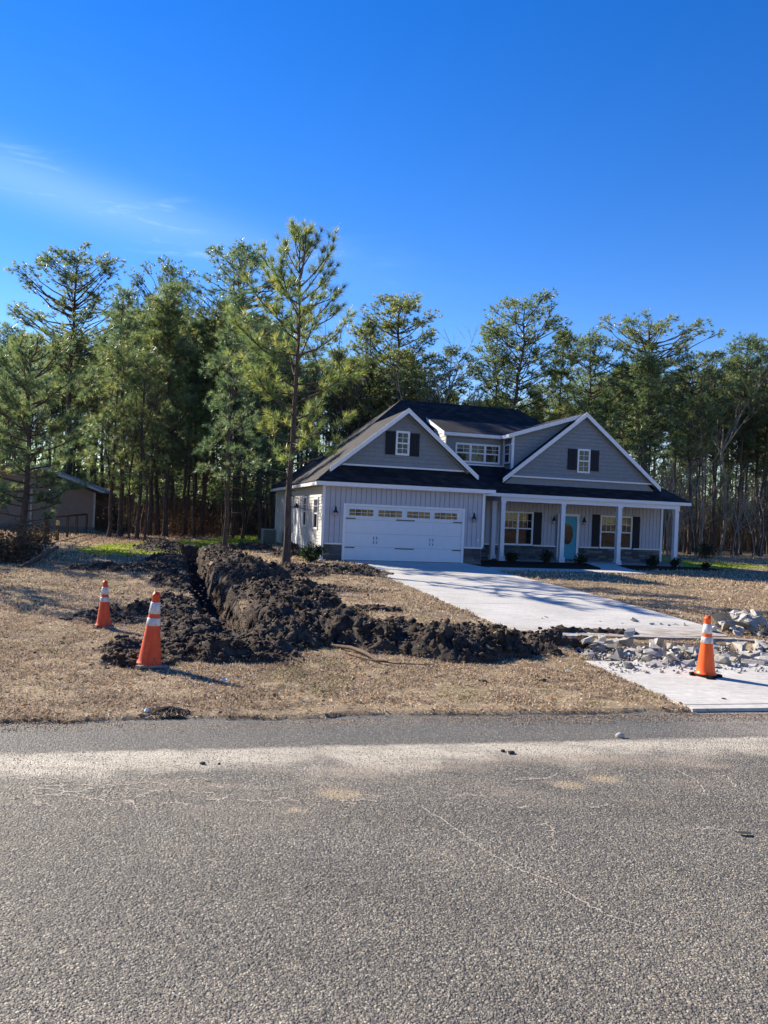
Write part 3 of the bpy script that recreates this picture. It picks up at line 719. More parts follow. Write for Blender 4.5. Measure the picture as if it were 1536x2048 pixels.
# litter: dry leaves and twigs
N = 5000
x_, y_ = wedge(N, 6.8, 30, -.58, .55); s1, t1 = toE(x_, y_); okk = (t1 > .05) & ~inpoly(x_, y_, slab_poly) & ~inpoly(x_, y_, drive_poly); x_, y_ = x_[okk], y_[okk]; n = len(x_)
hh, cc_, _ = soil(x_, y_); z_ = base_z(x_, y_) + .02 + np.where(cc_ > .035, np.maximum(hh, 0), 0)
a = rs.uniform(0, 6.28, n); L = rs.uniform(.015, .04, n); ax = np.stack([np.cos(a), np.sin(a), rs.normal(0, .3, n)], 1) * L[:, None]; bx = np.stack([-np.sin(a), np.cos(a), rs.normal(0, .4, n)], 1) * L[:, None] * .5
p = np.stack([x_, y_, z_], 1); V = np.stack([p - ax, p - bx, p + ax, p + bx], 1).reshape(-1, 3)
c = np.array([(.28, .13, .06), (.36, .22, .11), (.18, .10, .06)])[rs.choice(3, n)] * rs.uniform(.7, 1.2, (n, 1))
obj('leaf_litter', np_mesh('leaf_litter', V, np.arange(n * 4).reshape(-1, 4), [M_grass], color=np.repeat(c, 4, 0)), kind='stuff', label='fallen brown leaves scattered over the lawn', category='leaves')
# ------------------------------------------------------------------ house materials
M_vert = plain('vertical_vinyl', (.40, .41, .475), .6, .3, .05, 3)
M_gapm = plain('siding_groove', (.22, .225, .265), .8, .2, .05, 3)
M_shake = plain('shake_siding', (.20, .225, .25), .75, .25, .10, 8, .4, 30)
M_lap = plain('lap_siding', (.47, .46, .44), .65, .25, .06, 3)
M_white = plain('white_trim', (.70, .72, .77), .5, .4, .03, 5)
M_gdoor = plain('garage_door_white', (.62, .66, .73), .45, .4, .03, 4)
M_black = plain('black_metal', (.012, .012, .016), .5, .4, .1, 8)
M_shut = plain('navy_shutter', (.004, .007, .016), .6, .3, .1, 8)
M_blue = plain('blue_door', (.010, .27, .40), .4, .4, .05, 5)
M_soffit = plain('soffit_tan', (.42, .41, .38), .7, .2, .05, 5)
M_found = plain('foundation_grey', (.20, .21, .21), .9, .1, .2, 9, .5)
M_stones = [plain('stone_grey_%s' % n, c, .85, .2, .25, 7, .8, 22) for n, c in (('slate', (.055, .066, .08)), ('blue', (.075, .09, .108)), ('mid', (.10, .108, .118)), ('pale', (.15, .155, .16)), ('brown', (.08, .077, .075)))]
M_mortar = plain('stone_backing', (.06, .065, .07), .95, .1, .2, 12)
def m_glass(t, b):
    b.inputs['Roughness'].default_value = .04; b.inputs['Specular IOR Level'].default_value = .35
    c = t.coord(); t.link(t.bump(t.noise(c, 1.6, 2), .12, .02), b.inputs['Normal'])
    return t.ramp(t.noise(c, 2.2, 3), [(.35, (.004, .005, .008)), (.65, (.014, .017, .021))])
M_glass = material('window_glass', m_glass, .04, .6)
def m_roof(t, b):
    c = t.coord(); xyz = t.sep(c)
    n = t.noise(c, 1.1, 4, .6)
    row = t.math('FRACT', t.math('MULTIPLY', xyz[2], 9.0))
    rid = t.math('FLOOR', t.math('MULTIPLY', xyz[2], 9.0))
    cmb = t.node('ShaderNodeCombineXYZ'); t.link(t.math('MULTIPLY', t.math('ADD', xyz[0], xyz[1]), 3.3), cmb.inputs[0]); t.link(t.math('MULTIPLY', rid, 3.7), cmb.inputs[1])
    wn = t.node('ShaderNodeTexWhiteNoise', noise_dimensions='2D'); fl = t.node('ShaderNodeVectorMath', operation='FLOOR'); t.link(cmb.outputs[0], fl.inputs[0]); t.link(fl.outputs[0], wn.inputs['Vector'])
    r = t.ramp(wn.outputs[0], [(0, (.006, .007, .011)), (.5, (.013, .014, .018)), (1, (.028, .028, .032))])
    r = t.mix(1, r, t.ramp(n, [(.3, .8), (.7, 1.2)]), 'MULTIPLY')
    r = t.mix(t.smooth(row, .86, .98), r, (.008, .008, .010))
    r = t.mix(t.math('MULTIPLY', t.smooth(t.noise(c, 160, 2), .5, .8), .35), r, (.11, .11, .11))
    t.link(t.bump(t.math('ADD', row, t.math('MULTIPLY', wn.outputs[0], .5)), .5, .012), b.inputs['Normal']); return r
M_roof = material('dark_shingles', m_roof, .85, .25)

house = thing('house', 'grey new house with two shake clad gables, white garage door and a columned porch', 'house', (HO[0], HO[1], HZ), YAW)
_cache = {}
def hbox(name, u0, u1, v0, v1, w0, w1, mt, parent=None, bevel=0.0, **kw):
    """box part whose mesh is shared between alike boxes"""
    key = (name, round(u1 - u0, 3), round(v1 - v0, 3), round(w1 - w0, 3), mt.name)
    if key not in _cache:
        _cache[key] = MB().box(-(u1 - u0) / 2, (u1 - u0) / 2, -(v1 - v0) / 2, (v1 - v0) / 2, -(w1 - w0) / 2, (w1 - w0) / 2).mesh(name, mt, bevel=bevel)
    return obj(name, _cache[key], parent or house, ((u0 + u1) / 2, (v0 + v1) / 2, (w0 + w1) / 2), **kw)
def hmesh(name, mb, mt, **kw): return mb.build(name, mt, house, **kw)

# structural walls behind the siding
mb = MB(); mb.box(.02, 6.65, .03, 4.7, -.3, 2.95); mb.box(.021, 18.38, 4.63, 14.93, -.301, 2.951); hmesh('wall', mb, M_gapm)
mb = MB(); mb.box(-.03, 6.70, -.012, .1, -.3, -.02).box(-.03, .1, .101, 14.98, -.3, .02); hmesh('foundation', mb, M_found)

def vboards(u0, u1, w0, w1, v, openings, pitch=.203):
    n = round((u1 - u0) / pitch); p = (u1 - u0) / n
    for i in range(n):
        a = u0 + i * p; mid = a + p / 2; spans = [(w0, w1)]
        for (o0, o1, q0, q1) in openings:
            if o0 - .02 < mid < o1 + .02:
                ns = []
                for s0, s1 in spans:
                    if q1 <= s0 or q0 >= s1: ns.append((s0, s1)); continue
                    if q0 > s0: ns.append((s0, q0))
                    if q1 < s1: ns.append((q1, s1))
                spans = ns
        for s0, s1 in spans:
            if s1 - s0 > .04:
                hbox('siding_board', a + .009, a + p - .009, v, v + .032, s0, s1, M_vert)
gar_open = [(.82, 5.82, -.3, 2.20)]
vboards(.06, 6.61, .66, 2.93, 0.0, gar_open)
porch_open = [(9.55, 11.22, .60, 2.28), (12.5, 13.66, 0, 2.2), (14.83, 16.7, .60, 2.28)]
vboards(6.70, 18.3, .66, 2.93, 4.6, porch_open)

# stone wainscot, stone by stone
def stones(u0, u1, w0, w1, v, rows):
    h = (w1 - w0) / rows
    hmesh('stone_backing', MB().box(u0, u1, v + .002, v + .028, w0, w1), M_mortar)
    for r in range(rows):
        u = u0 + .004
        while u < u1 - .02:
            L = rnd.uniform(.26, .62)
            if u1 - (u + L) < .18: L = u1 - u - .004
            d = rnd.uniform(.012, .035)
            hbox('stone', u, u + L - .01, v - d, v + .0, w0 + r * h + .005, w0 + (r + 1) * h - .005, rnd.choice(M_stones)); u += L
stones(.05, .79, -.05, .60, 0, 6); stones(5.86, 6.62, -.05, .60, 0, 6)
stones(6.72, 12.44, .0, .60, 4.6, 5); stones(13.72, 18.32, .0, .60, 4.6, 5)
for (a, b_, v) in ((.09, .78, 0), (5.86, 6.66, 0), (6.7, 9.52, 4.6), (11.25, 12.44, 4.6), (13.72, 14.80, 4.6), (16.74, 18.30, 4.6)):
    hbox('stone_sill', a, b_, v - .075, v + .03, .602, .658, M_white)

# trims
hbox('corner_trim', -.045, .058, -.045, .055, -.04, 2.94, M_white)
hbox('corner_trim', 6.612, 6.72, -.045, .07, .66, 2.94, M_white)
hbox('corner_trim', 18.32, 18.44, 4.56, 4.66, -.12, 2.94, M_white)
hbox('corner_trim', -.06, .02, 9.93, 10.13, .0, 2.93, M_white)
hbox('corner_trim', -.045, .058, 14.90, 15.0, .0, 2.93, M_white)
hbox('frieze', -.01, 6.68, -.03, .028, 2.86, 2.945, M_white)
hbox('frieze', 6.72, 18.32, 4.57, 4.598, 2.87, 2.945, M_white)

# lap siding of the left wall, board by board
left_open = [(1.0, 2.0, 1.12, 2.42), (3.9, 4.82, 1.15, 2.5), (6.1, 7.25, -.2, 2.1), (10.25, 11.1, 1.5, 2.78)]
def lapmesh(L, h):
    key = ('lap', round(L, 2), round(h, 3))
    if key not in _cache:
        mb = MB(); mb.prism([(.0, 0, h), (.0, 0, 0), (-.030, 0, 0), (-.006, 0, h)], (0, L, 0)); _cache[key] = mb.mesh('lap_board', M_lap)
    return _cache[key]
h = .127; w = .02
while w < 2.92:
    spans = [(.06, 9.92), (10.14, 14.89)]
    for (a, b_, q0, q1) in left_open:
        if q0 < w + h * .5 < q1:
            ns = []
            for s0, s1 in spans:
                if b_ <= s0 or a >= s1: ns.append((s0, s1)); continue
                if a > s0: ns.append((s0, a))
                if b_ < s1: ns.append((b_, s1))
            spans = ns
    for s0, s1 in spans:
        obj('lap_board', lapmesh(s1 - s0, h), house, (.018, s0, w))
    w += h

# gable and dormer cladding in courses
def courses(tri, axis_, c0, out, hh, name='shake_course', mt=None):
    """tri: polygon in (s,w) on plane axis=c0; horizontal courses clipped to it; out: unit sign of the outward normal"""
    mt = mt or M_shake
    ws = [p[1] for p in tri]; w = min(ws)
    while w < max(ws) - .02:
        pl = clip_poly(tri, 0, 1, -w); pl = clip_poly(pl, 0, -1, w + hh - .004) if pl else pl
        if len(pl) >= 3:
            mb = MB(); back = []; front = []
            for s_, q in pl:
                th = .030 - .022 * (q - w) / hh
                if axis_ == 'v': back.append((s_, c0, q)); front.append((s_, c0 + out * th, q))
                else: back.append((c0, s_, q)); front.append((c0 + out * th, s_, q))
            n = len(pl); mb.poly(back); mb.poly(front)
            for i in range(n): j = (i + 1) % n; mb.poly([back[i], back[j], front[j], front[i]])
            hmesh(name, mb, mt)
        w += hh
courses([(.55, 3.80), (6.11, 3.80), (3.33, 6.08)], 'v', .45, -1, .178)
courses([(9.15, 3.90), (16.85, 3.90), (13.0, 6.98)], 'v', 3.30, -1, .178)
courses([(6.62, 4.40), (9.42, 4.40), (9.42, 5.78), (6.62, 5.78)], 'v', 4.5, -1, .178)
courses([(9.56, 4.05), (12.9, 4.05), (12.9, 6.9), (9.56, 5.84)], 'v', 3.6, -1, .178)
courses([(4.56, 4.40), (4.56, 5.78), (7.3, 6.74), (6.9, 6.5)], 'u', 6.55, -1, .178, mt=M_lap)
courses([(3.66, 4.05), (4.46, 4.40), (4.46, 5.78), (3.66, 5.78)], 'u', 9.5, -1, .178)
mb = MB(); mb.prism([(.25, .47, 3.45), (6.41, .47, 3.45), (3.33, .47, 6.0)], (0, .12, 0)); mb.prism([(8.9, 3.32, 3.4), (17.1, 3.32, 3.4), (13.0, 3.32, 6.88)], (0, .12, 0))
mb.prism([(9.52, 3.62, 3.8), (12.9, 3.62, 3.8), (12.9, 3.62, 6.86), (9.52, 3.62, 5.79)], (0, .1, 0)); mb.prism([(6.57, 4.52, 4.2), (9.6, 4.52, 4.2), (9.6, 4.52, 5.79), (6.57, 4.52, 5.79)], (0, .1, 0))
mb.prism([(6.57, 4.62, 4.2), (6.57, 4.62, 5.85), (6.57, 7.2, 6.72), (6.57, 7.2, 4.2)], (.1, 0, 0)); mb.prism([(9.52, 3.73, 3.8), (9.52, 3.73, 5.79), (9.52, 4.51, 5.79), (9.52, 4.51, 3.8)], (.08, 0, 0))
hmesh('gable_wall', mb, M_shake)
hbox('gable_sill', .55, 6.12, .36, .45, 3.735, 3.80, M_white); hbox('gable_sill', 9.2, 16.8, 3.21, 3.30, 3.83, 3.90, M_white)
hbox('gable_sill', 6.6, 9.5, 4.43, 4.50, 4.335, 4.40, M_white)
hbox('corner_trim', 9.44, 9.56, 3.55, 3.65, 4.0, 5.76, M_white); hbox('corner_trim', 6.50, 6.61, 4.44, 4.55, 4.35, 5.76, M_shake); hbox('corner_trim', 9.41, 9.47, 4.44, 4.5, 4.4, 5.76, M_white)

# ---- roofs
def roof(*pts, th=.05):
    mb = MB(); mb.prism([(p[0], p[1], p[2] + .02) for p in pts], (0, 0, -th)); return hmesh('roof', mb, M_roof)
EW = 3.06
zLs = .8306
roof((-.36, -.36, EW - .02), (.18, .12, EW + zLs * .47), (3.33, .12, 6.1), (3.33, 6.35, 6.1), (5.25, 8, 7.69), (-.36, 15.31, EW - .02))
roof((-.36, -.361, EW - .02), (7.02, -.361, EW - .02), (6.16, .5, 3.775), (.5, .5, 3.775))
roof((3.332, .12, 6.1), (6.54, .12, 3.43), (7.02, -.36, EW - .02), (7.0, 2.7, EW), (5.47, 4.5, 4.32), (3.332, 6.35, 6.1))
roof((3.33, 6.352, 6.1), (5.47, 4.502, 4.32), (16.7, 4.502, 4.32), (11.76, 8, 7.69), (5.25, 8, 7.69))
roof((6.99, 2.66, EW - .02), (18.61, 2.66, EW - .02), (16.7, 4.5, 4.32), (5.47, 4.5, 4.32))
roof((18.612, 2.66, EW - .02), (18.612, 15.31, EW - .02), (11.76, 8.002, 7.69), (16.7, 4.502, 4.32))
roof((-.36, 15.312, EW - .02), (5.25, 8.003, 7.69), (11.76, 8.003, 7.69), (18.61, 15.312, EW - .02))
roof((13.0, 3.08, 7.03), (8.86, 3.08, 3.72), (8.86, 3.7, 3.72), (9.63, 4.5, 4.33), (13.0, 7.3, 7.03))
roof((13.002, 3.08, 7.03), (17.14, 3.08, 3.72), (17.14, 3.7, 3.72), (16.6, 4.5, 4.15), (13.002, 7.3, 7.03))
roof((6.32, 4.22, 5.80), (9.22, 4.22, 5.80), (12.3, 7.06, 6.79), (6.32, 7.15, 6.82), th=.05)
roof((9.22, 3.33, 5.80), (12.9, 3.33, 6.97), (12.9, 7.25, 6.97), (12.3, 7.06, 6.79), (9.22, 4.222, 5.80), th=.05)

# ---- fascia, rakes, soffits
def beam(name, p0, p1, hgt, thick, mt=M_white):
    p0 = np.array(p0, float); p1 = np.array(p1, float); d = p1 - p0; n = np.array([-d[1], d[0], 0.0]); n = n / (np.linalg.norm(n) + 1e-9) * thick
    mb = MB(); mb.prism([tuple(p0), tuple(p1), tuple(p1 - (0, 0, hgt)), tuple(p0 - (0, 0, hgt))], tuple(n)); return hmesh(name, mb, mt)
beam('fascia', (-.35, -.37, EW - .035), (7.03, -.37, EW - .035), .15, .025)
beam('fascia', (-.37, 15.3, EW - .035), (-.37, -.37, EW - .035), .15, -.02) if False else beam('fascia', (-.352, 15.3, EW - .035), (-.352, -.34, EW - .035), .15, .02)
beam('fascia', (7.03, -.345, EW - .035), (7.03, 2.63, EW - .035), .15, .02)
beam('fascia', (7.055, 2.64, EW - .035), (18.62, 2.64, EW - .035), .15, .025)
beam('fascia', (18.62, 2.67, EW - .035), (18.62, 15.3, EW - .035), .15, .02)
hmesh('soffit', MB().box(-.35, -.03, -.34, 15.2, 2.90, 2.93).box(-.03, 7.01, -.34, -.035, 2.901, 2.931), M_soffit)
hmesh('soffit', MB().box(7.06, 18.60, 2.67, 4.56, 2.905, 2.935).box(6.73, 7.0, -.03, 4.56, 2.90, 2.93).box(18.46, 18.6, 4.6, 15, 2.90, 2.93), M_soffit)
beam('rake_board', (.22, .085, 3.60), (3.33, .085, 6.15), .20, .03); beam('rake_board', (3.33, .085, 6.15), (6.44, .085, 3.60), .20, .03)
beam('rake_trim', (.45, .36, 3.62), (3.33, .36, 6.00), .12, .06, M_shake); beam('rake_trim', (3.33, .36, 6.00), (6.21, .36, 3.62), .12, .06, M_shake)
beam('rake_board', (8.84, 3.045, 3.74), (13.0, 3.045, 7.07), .22, .03); beam('rake_board', (13.0, 3.045, 7.07), (17.16, 3.045, 3.74), .22, .03)
beam('rake_trim', (9.05, 3.22, 3.82), (13.0, 3.22, 6.95), .12, .05, M_shake); beam('rake_trim', (13.0, 3.22, 6.95), (16.95, 3.22, 3.82), .12, .05, M_shake)
beam('fascia', (6.33, 4.19, 5.80), (9.20, 4.19, 5.80), .14, .025)
beam('fascia', (6.30, 7.1, 6.80), (6.30, 4.19, 5.81), .17, .02)
beam('fascia', (9.195, 4.185, 5.80), (9.195, 3.30, 5.80), .14, .02)
beam('rake_board', (9.17, 3.295, 5.81), (12.86, 3.295, 6.98), .18, .03)
hmesh('soffit', MB().box(6.35, 9.2, 4.22, 4.46, 5.64, 5.66).box(9.2, 9.44, 3.33, 4.2, 5.641, 5.661), M_white)

# ---- windows
def window(u0, u1, w0, w1, loc, rz, units=1, grid=(3, 2), parent=house, both=False):
    """drawn in a local frame: x across, -y outwards, z up; loc is the wall point of the left bottom corner"""
    wd, hh = u1 - u0, w1 - w0; f = .055
    mb = MB(); mb.box(0, wd, -.05, .0, 0, f).box(0, wd, -.05, .0, hh - f, hh).box(0, f, -.05, .0, f, hh - f).box(wd - f, wd, -.05, .0, f, hh - f)
    uw = (wd - 2 * f - (units - 1) * f) / units
    for k in range(1, units): x = f + k * uw + (k - 1) * f; mb.box(x, x + f, -.05, .0, f, hh - f)
    fr = mb.build('window', M_white, parent, loc=loc, rot=(0, 0, rz))
    for k in range(units):
        x = f + k * (uw + f); mid = hh * .5
        for (z0, z1, dy, g) in ((mid, hh - f, -.022, grid), (f, mid, -.012, grid if both else None)):
            sb = MB(); s_ = .028; y0, y1 = dy - .016, dy
            sb.box(x, x + uw, y0, y1, z0, z0 + s_).box(x, x + uw, y0, y1, z1 - s_, z1).box(x, x + s_, y0, y1, z0 + s_, z1 - s_).box(x + uw - s_, x + uw, y0, y1, z0 + s_, z1 - s_)
            sb.build('sash', M_white, fr)
            MB().box(x + s_, x + uw - s_, dy - .006, dy + .002, z0 + s_, z1 - s_).build('pane', M_glass, fr)
            if g:
                mm = MB()
                for i in range(1, g[0]): xx = x + s_ + (uw - 2 * s_) * i / g[0]; mm.box(xx - .008, xx + .008, dy - .012, dy - .007, z0 + s_, z1 - s_)
                for i in range(1, g[1]): zz = z0 + s_ + (z1 - z0 - 2 * s_) * i / g[1]; mm.box(x + s_, x + uw - s_, dy - .013, dy - .0065, zz - .008, zz + .008)
                mm.build('muntin', M_white, fr)
    return fr
def fwin(u0, u1, w0, w1, v, **kw): return window(u0, u1, w0, w1, (u0, v, w0), 0, **kw)
fwin(9.58, 11.20, .62, 2.26, 4.6, units=2); fwin(14.86, 16.67, .60, 2.26, 4.6, units=2)
fwin(2.92, 3.50, 4.26, 5.24, .42, grid=(2, 2), both=True); fwin(12.70, 13.36, 4.20, 5.34, 3.27, grid=(2, 2), both=True)
fwin(6.98, 9.24, 4.45, 5.36, 4.47, units=3, grid=(2, 2))
window(0, .66, 0, .92, (9.47, 4.40, 4.48), -math.pi / 2, grid=(2, 2))
for (a, b_, q0, q1) in ((1.0, 2.0, 1.12, 2.42), (3.9, 4.82, 1.15, 2.5), (10.25, 11.1, 1.5, 2.78)):
    window(0, b_ - a, 0, q1 - q0, (.0, b_, q0), -math.pi / 2)
def shutter(u0, u1, w0, w1, v):
    mb = MB(); mb.box(u0, u1, v - .03, v, w0, w1)
    for k in range(3):
        p = (u1 - u0) / 3; mb.box(u0 + k * p + .006, u0 + (k + 1) * p - .006, v - .042, v - .0301, w0 + .004, w1 - .004)
    mb.box(u0, u1, v - .055, v - .0421, w0 + .12 * (w1 - w0), w0 + .12 * (w1 - w0) + .07).box(u0, u1, v - .055, v - .0421, w1 - .12 * (w1 - w0) - .07, w1 - .12 * (w1 - w0))
    hmesh('shutter', mb, M_shut)
for q in ((2.50, 2.90, 4.27, 5.20, .42), (3.52, 3.92, 4.25, 5.18, .42), (12.20, 12.66, 4.32, 5.32, 3.27), (13.40, 13.84, 4.32, 5.32, 3.27), (11.23, 11.66, .68, 2.26, 4.6), (14.42, 14.82, .68, 2.28, 4.6), (16.71, 17.12, .66, 2.26, 4.6)): shutter(*q)

# ---- garage door
gd = hmesh('garage_door', MB().box(.80, .90, -.03, .02, 0, 2.13).box(5.76, 5.86, -.03, .02, 0, 2.13).box(.80, 5.86, -.03, .02, 2.131, 2.22), M_white)
for k in range(4):
    z0 = .01 + k * .53; mb = MB(); mb.box(.90, 5.76, .001, .026, z0, z0 + .522)
    if k < 3:
        for i in range(8):
            x0 = .97 + i * .595
            mb.box(x0, x0 + .56, -.005, .0009, z0 + .08, z0 + .245).box(x0, x0 + .56, -.005, .0009, z0 + .27, z0 + .44)
    mb.build('door_panel', M_gdoor, gd)
for x0 in (1.04, 2.22, 3.40, 4.56):
    MB().box(x0 - .035, x0 + 1.0, -.016, -.0051, 1.72, 1.755).box(x0 - .035, x0 + 1.0, -.016, -.0051, 2.005, 2.04).box(x0 - .035, x0, -.016, -.0051, 1.755, 2.005).box(x0 + .965, x0 + 1.0, -.016, -.0051, 1.755, 2.005).build('window_frame', M_gdoor, gd)
    MB().box(x0, x0 + .965, -.009, -.0052, 1.755, 2.005).build('pane', M_glass, gd)
    mb = MB(); [mb.box(x0 + .965 * i / 4 - .007, x0 + .965 * i / 4 + .007, -.0165, -.0095, 1.755, 2.005) for i in (1, 2, 3)]; mb.box(x0, x0 + .965, -.017, -.0092, 1.873, 1.887); mb.build('muntin', M_gdoor, gd)
for z in (1.64, .50):
    for x0, x1 in ((.91, 1.30), (2.95, 3.74), (5.37, 5.75)):
        MB().box(x0, x1, -.02, .0005, z - .018, z + .018).build('hinge', M_black, gd)
for x0 in (2.06, 2.19, 4.40, 4.53):
    MB().tube([(x0, -.003, .68), (x0 + .0, -.04, .72), (x0, -.045, .80), (x0, -.04, .88), (x0, -.003, .94)], [.016, .012, .010, .012, .016], 6).build('handle', M_black, gd)
hbox('door_sill', .9, 5.76, .0, .09, -.03, .008, M_black)

# ---- front door
fd = hmesh('front_door', MB().box(12.52, 12.64, 4.545, 4.62, 0, 2.13).box(13.56, 13.68, 4.545, 4.62, 0, 2.13).box(12.52, 13.68, 4.545, 4.62, 2.131, 2.25), M_white)
mb = MB(); mb.box(12.64, 13.56, 4.585, 4.625, .03, 2.13); mb.build('door_slab', M_blue, fd)
oval = [(13.08 + .27 * math.cos(a), 4.574, 1.25 + .50 * math.sin(a)) for a in np.linspace(0, 2 * math.pi, 25)[:-1]]
MB().prism(oval, (0, .0105, 0)).build('oval_glass', M_glass, fd)
M_gold = plain('bronze_frame', (.09, .065, .045), .4, .5, .1, 8, metal=.5)
MB().tube(oval + [oval[0]], .022, 5).build('oval_frame', M_gold, fd)
MB().lathe([(.0, 0), (.03, .005), (.03, .02), (.0, .03)], 8).build('door_knob', M_gold, fd, loc=(12.72, 4.58, 1.0), rot=(math.pi / 2, 0, 0))

# ---- porch
hmesh('porch_floor', MB().box(8.55, 18.4, 2.72, 4.58, -.28, .02).box(6.75, 8.55, 3.6, 4.57, -.28, -.02), M_found)
hmesh('porch_beam', MB().box(8.66, 18.05, 2.74, 2.96, 2.68, 2.903).box(8.68, 8.90, 2.961, 4.56, 2.681, 2.902), M_white)
def column(u, v, z0):
    c = hmesh('column', MB().box(u - .10, u + .10, v - .10, v + .10, z0 + .26, 2.60), M_white)
    MB().box(u - .145, u + .145, v - .145, v + .145, z0, z0 + .22).box(u - .125, u + .125, v - .125, v + .125, z0 + .2201, z0 + .28).build('column_base', M_white, c)
    MB().box(u - .12, u + .12, v - .12, v + .12, 2.38, 2.41).box(u - .13, u + .13, v - .13, v + .13, 2.601, 2.679).build('capital', M_white, c)
for u, v, z0 in ((8.80, 2.86, -.06), (8.62, 3.45, -.06), (11.82, 2.86, -.08), (14.80, 2.86, -.13), (17.93, 2.86, -.17)): column(u, v, z0)

def lamp(u, v, w):
    l = hmesh('wall_lamp', MB().box(u - .085, u + .085, v - .03, v, w - .04, w + .20), M_white)
    mb = MB(); mb.lathe([(.012, .30), (.018, .27), (.03, .25), (.045, .20), (.055, .13), (.085, .08), (.115, .055), (.118, .04), (.0, .04)], 12, (u, v - .13, w - .02)); mb.tube([(u, v - .03, w + .13), (u, v - .10, w + .19), (u, v - .13, w + .27)], .012, 5)
    mb.build('lamp_hood', M_black, l)
    mb = MB(); mb.lathe([(.0, -.13), (.03, -.12), (.055, -.05), (.07, .0), (.075, .038), (.0, .0385)], 10, (u, v - .13, w - .02)); mb.build('lamp_glass', M_lampg, l)
    mb = MB()
    for k in range(4):
        a = k * math.pi / 2 + .6; mb.tube([(u + .09 * math.cos(a), v - .13 + .09 * math.sin(a), w + .02), (u + .07 * math.cos(a), v - .13 + .07 * math.sin(a), w - .09), (u, v - .13, w - .15)], .006, 4)
    mb.build('lamp_cage', M_black, l)
def m_lampg(t, b): b.inputs['Transmission Weight'].default_value = .7; return (.8, .82, .84)
M_lampg = material('lamp_glass', m_lampg, .08, .5)
lamp(.47, -.005, 1.82); lamp(6.22, -.005, 1.80); lamp(12.26, 4.595, 1.86); lamp(13.90, 4.595, 1.86)
# lamp and door on the lit left wall
ls = MB(); ls.box(-.03, .02, 6.1, 6.2, 0, 2.1).box(-.03, .02, 7.15, 7.25, 0, 2.1).box(-.03, .02, 6.2, 7.15, 2.02, 2.1); sd_o = hmesh('side_door', ls, M_white)
MB().box(.0, .018, 6.2, 7.15, .02, 2.02).build('door_slab', M_black, sd_o); MB().box(-.024, -.001, 6.25, 6.95, .05, 1.95).build('storm_panel', M_white, sd_o)
mb = MB(); mb.lathe([(.01, .2), (.04, .15), (.11, .03), (.11, .0), (.0, .0)], 10, (-.15, 6.0, 2.0)); mb.tube([(-.02, 6.0, 2.06), (-.1, 6.0, 2.18), (-.15, 6.0, 2.15)], .015, 5); hmesh('wall_lamp', mb, M_black)
hmesh('hose_tap', MB().box(-.10, 0, 7.5, 7.6, .35, .75), M_white)
# small metal star on the porch stone
st = []
for k in range(10): a = math.pi / 2 + k * math.pi / 5; r_ = .13 if k % 2 == 0 else .055; st.append((12.15 + r_ * math.cos(a), 4.545, .34 + r_ * math.sin(a)))
hmesh('wall_star', MB().prism(st, (0, .012, 0)), M_stones[3])
hmesh('downspout', MB().box(7.0, 7.08, 2.58, 2.635, 0.0, 2.9), M_white) if False else None
hbox('outlet', 6.45, 6.50, -.03, -.001, .9, 1.0, M_white)
# ------------------------------------------------------------------ traffic cones
def m_cone(dirty, ca, cb):
    def fn(t, b):
        c = t.coord(); n = t.noise(t.mapping(c, scale=(1, 1, .22)), 16, 5, .65)
        r = t.ramp(n, [(.3, ca), (.65, cb)])
        n2 = t.noise(t.mapping(c, scale=(1, 1, .35)), 22, 4, .6)
        return t.mix(t.math('MULTIPLY', t.smooth(n2, .60, .72), dirty), r, (.10, .05, .035))
    return fn
M_cone_old = material('worn_orange_plastic', m_cone(.7, (.52, .050, .018), (.74, .10, .030)), .55, .35)
M_cone_new = material('bright_orange_plastic', m_cone(.25, (.80, .085, .010), (.92, .125, .014)), .45, .4)
def m_coll(t, b):
    c = t.coord(); n = t.noise(t.mapping(c, scale=(1, 1, .4)), 24, 5, .65)
    return t.ramp(n, [(.35, (.30, .29, .28)), (.5, (.55, .55, .55)), (.7, (.78, .78, .79))])
M_coll = material('reflective_collar', m_coll, .4, .5)
M_rubber = plain('black_rubber', (.018, .019, .022), .7, .3, .3, 10)
M_dusty = plain('dusty_rubber', (.30, .28, .25), .9, .1, .3, 12)
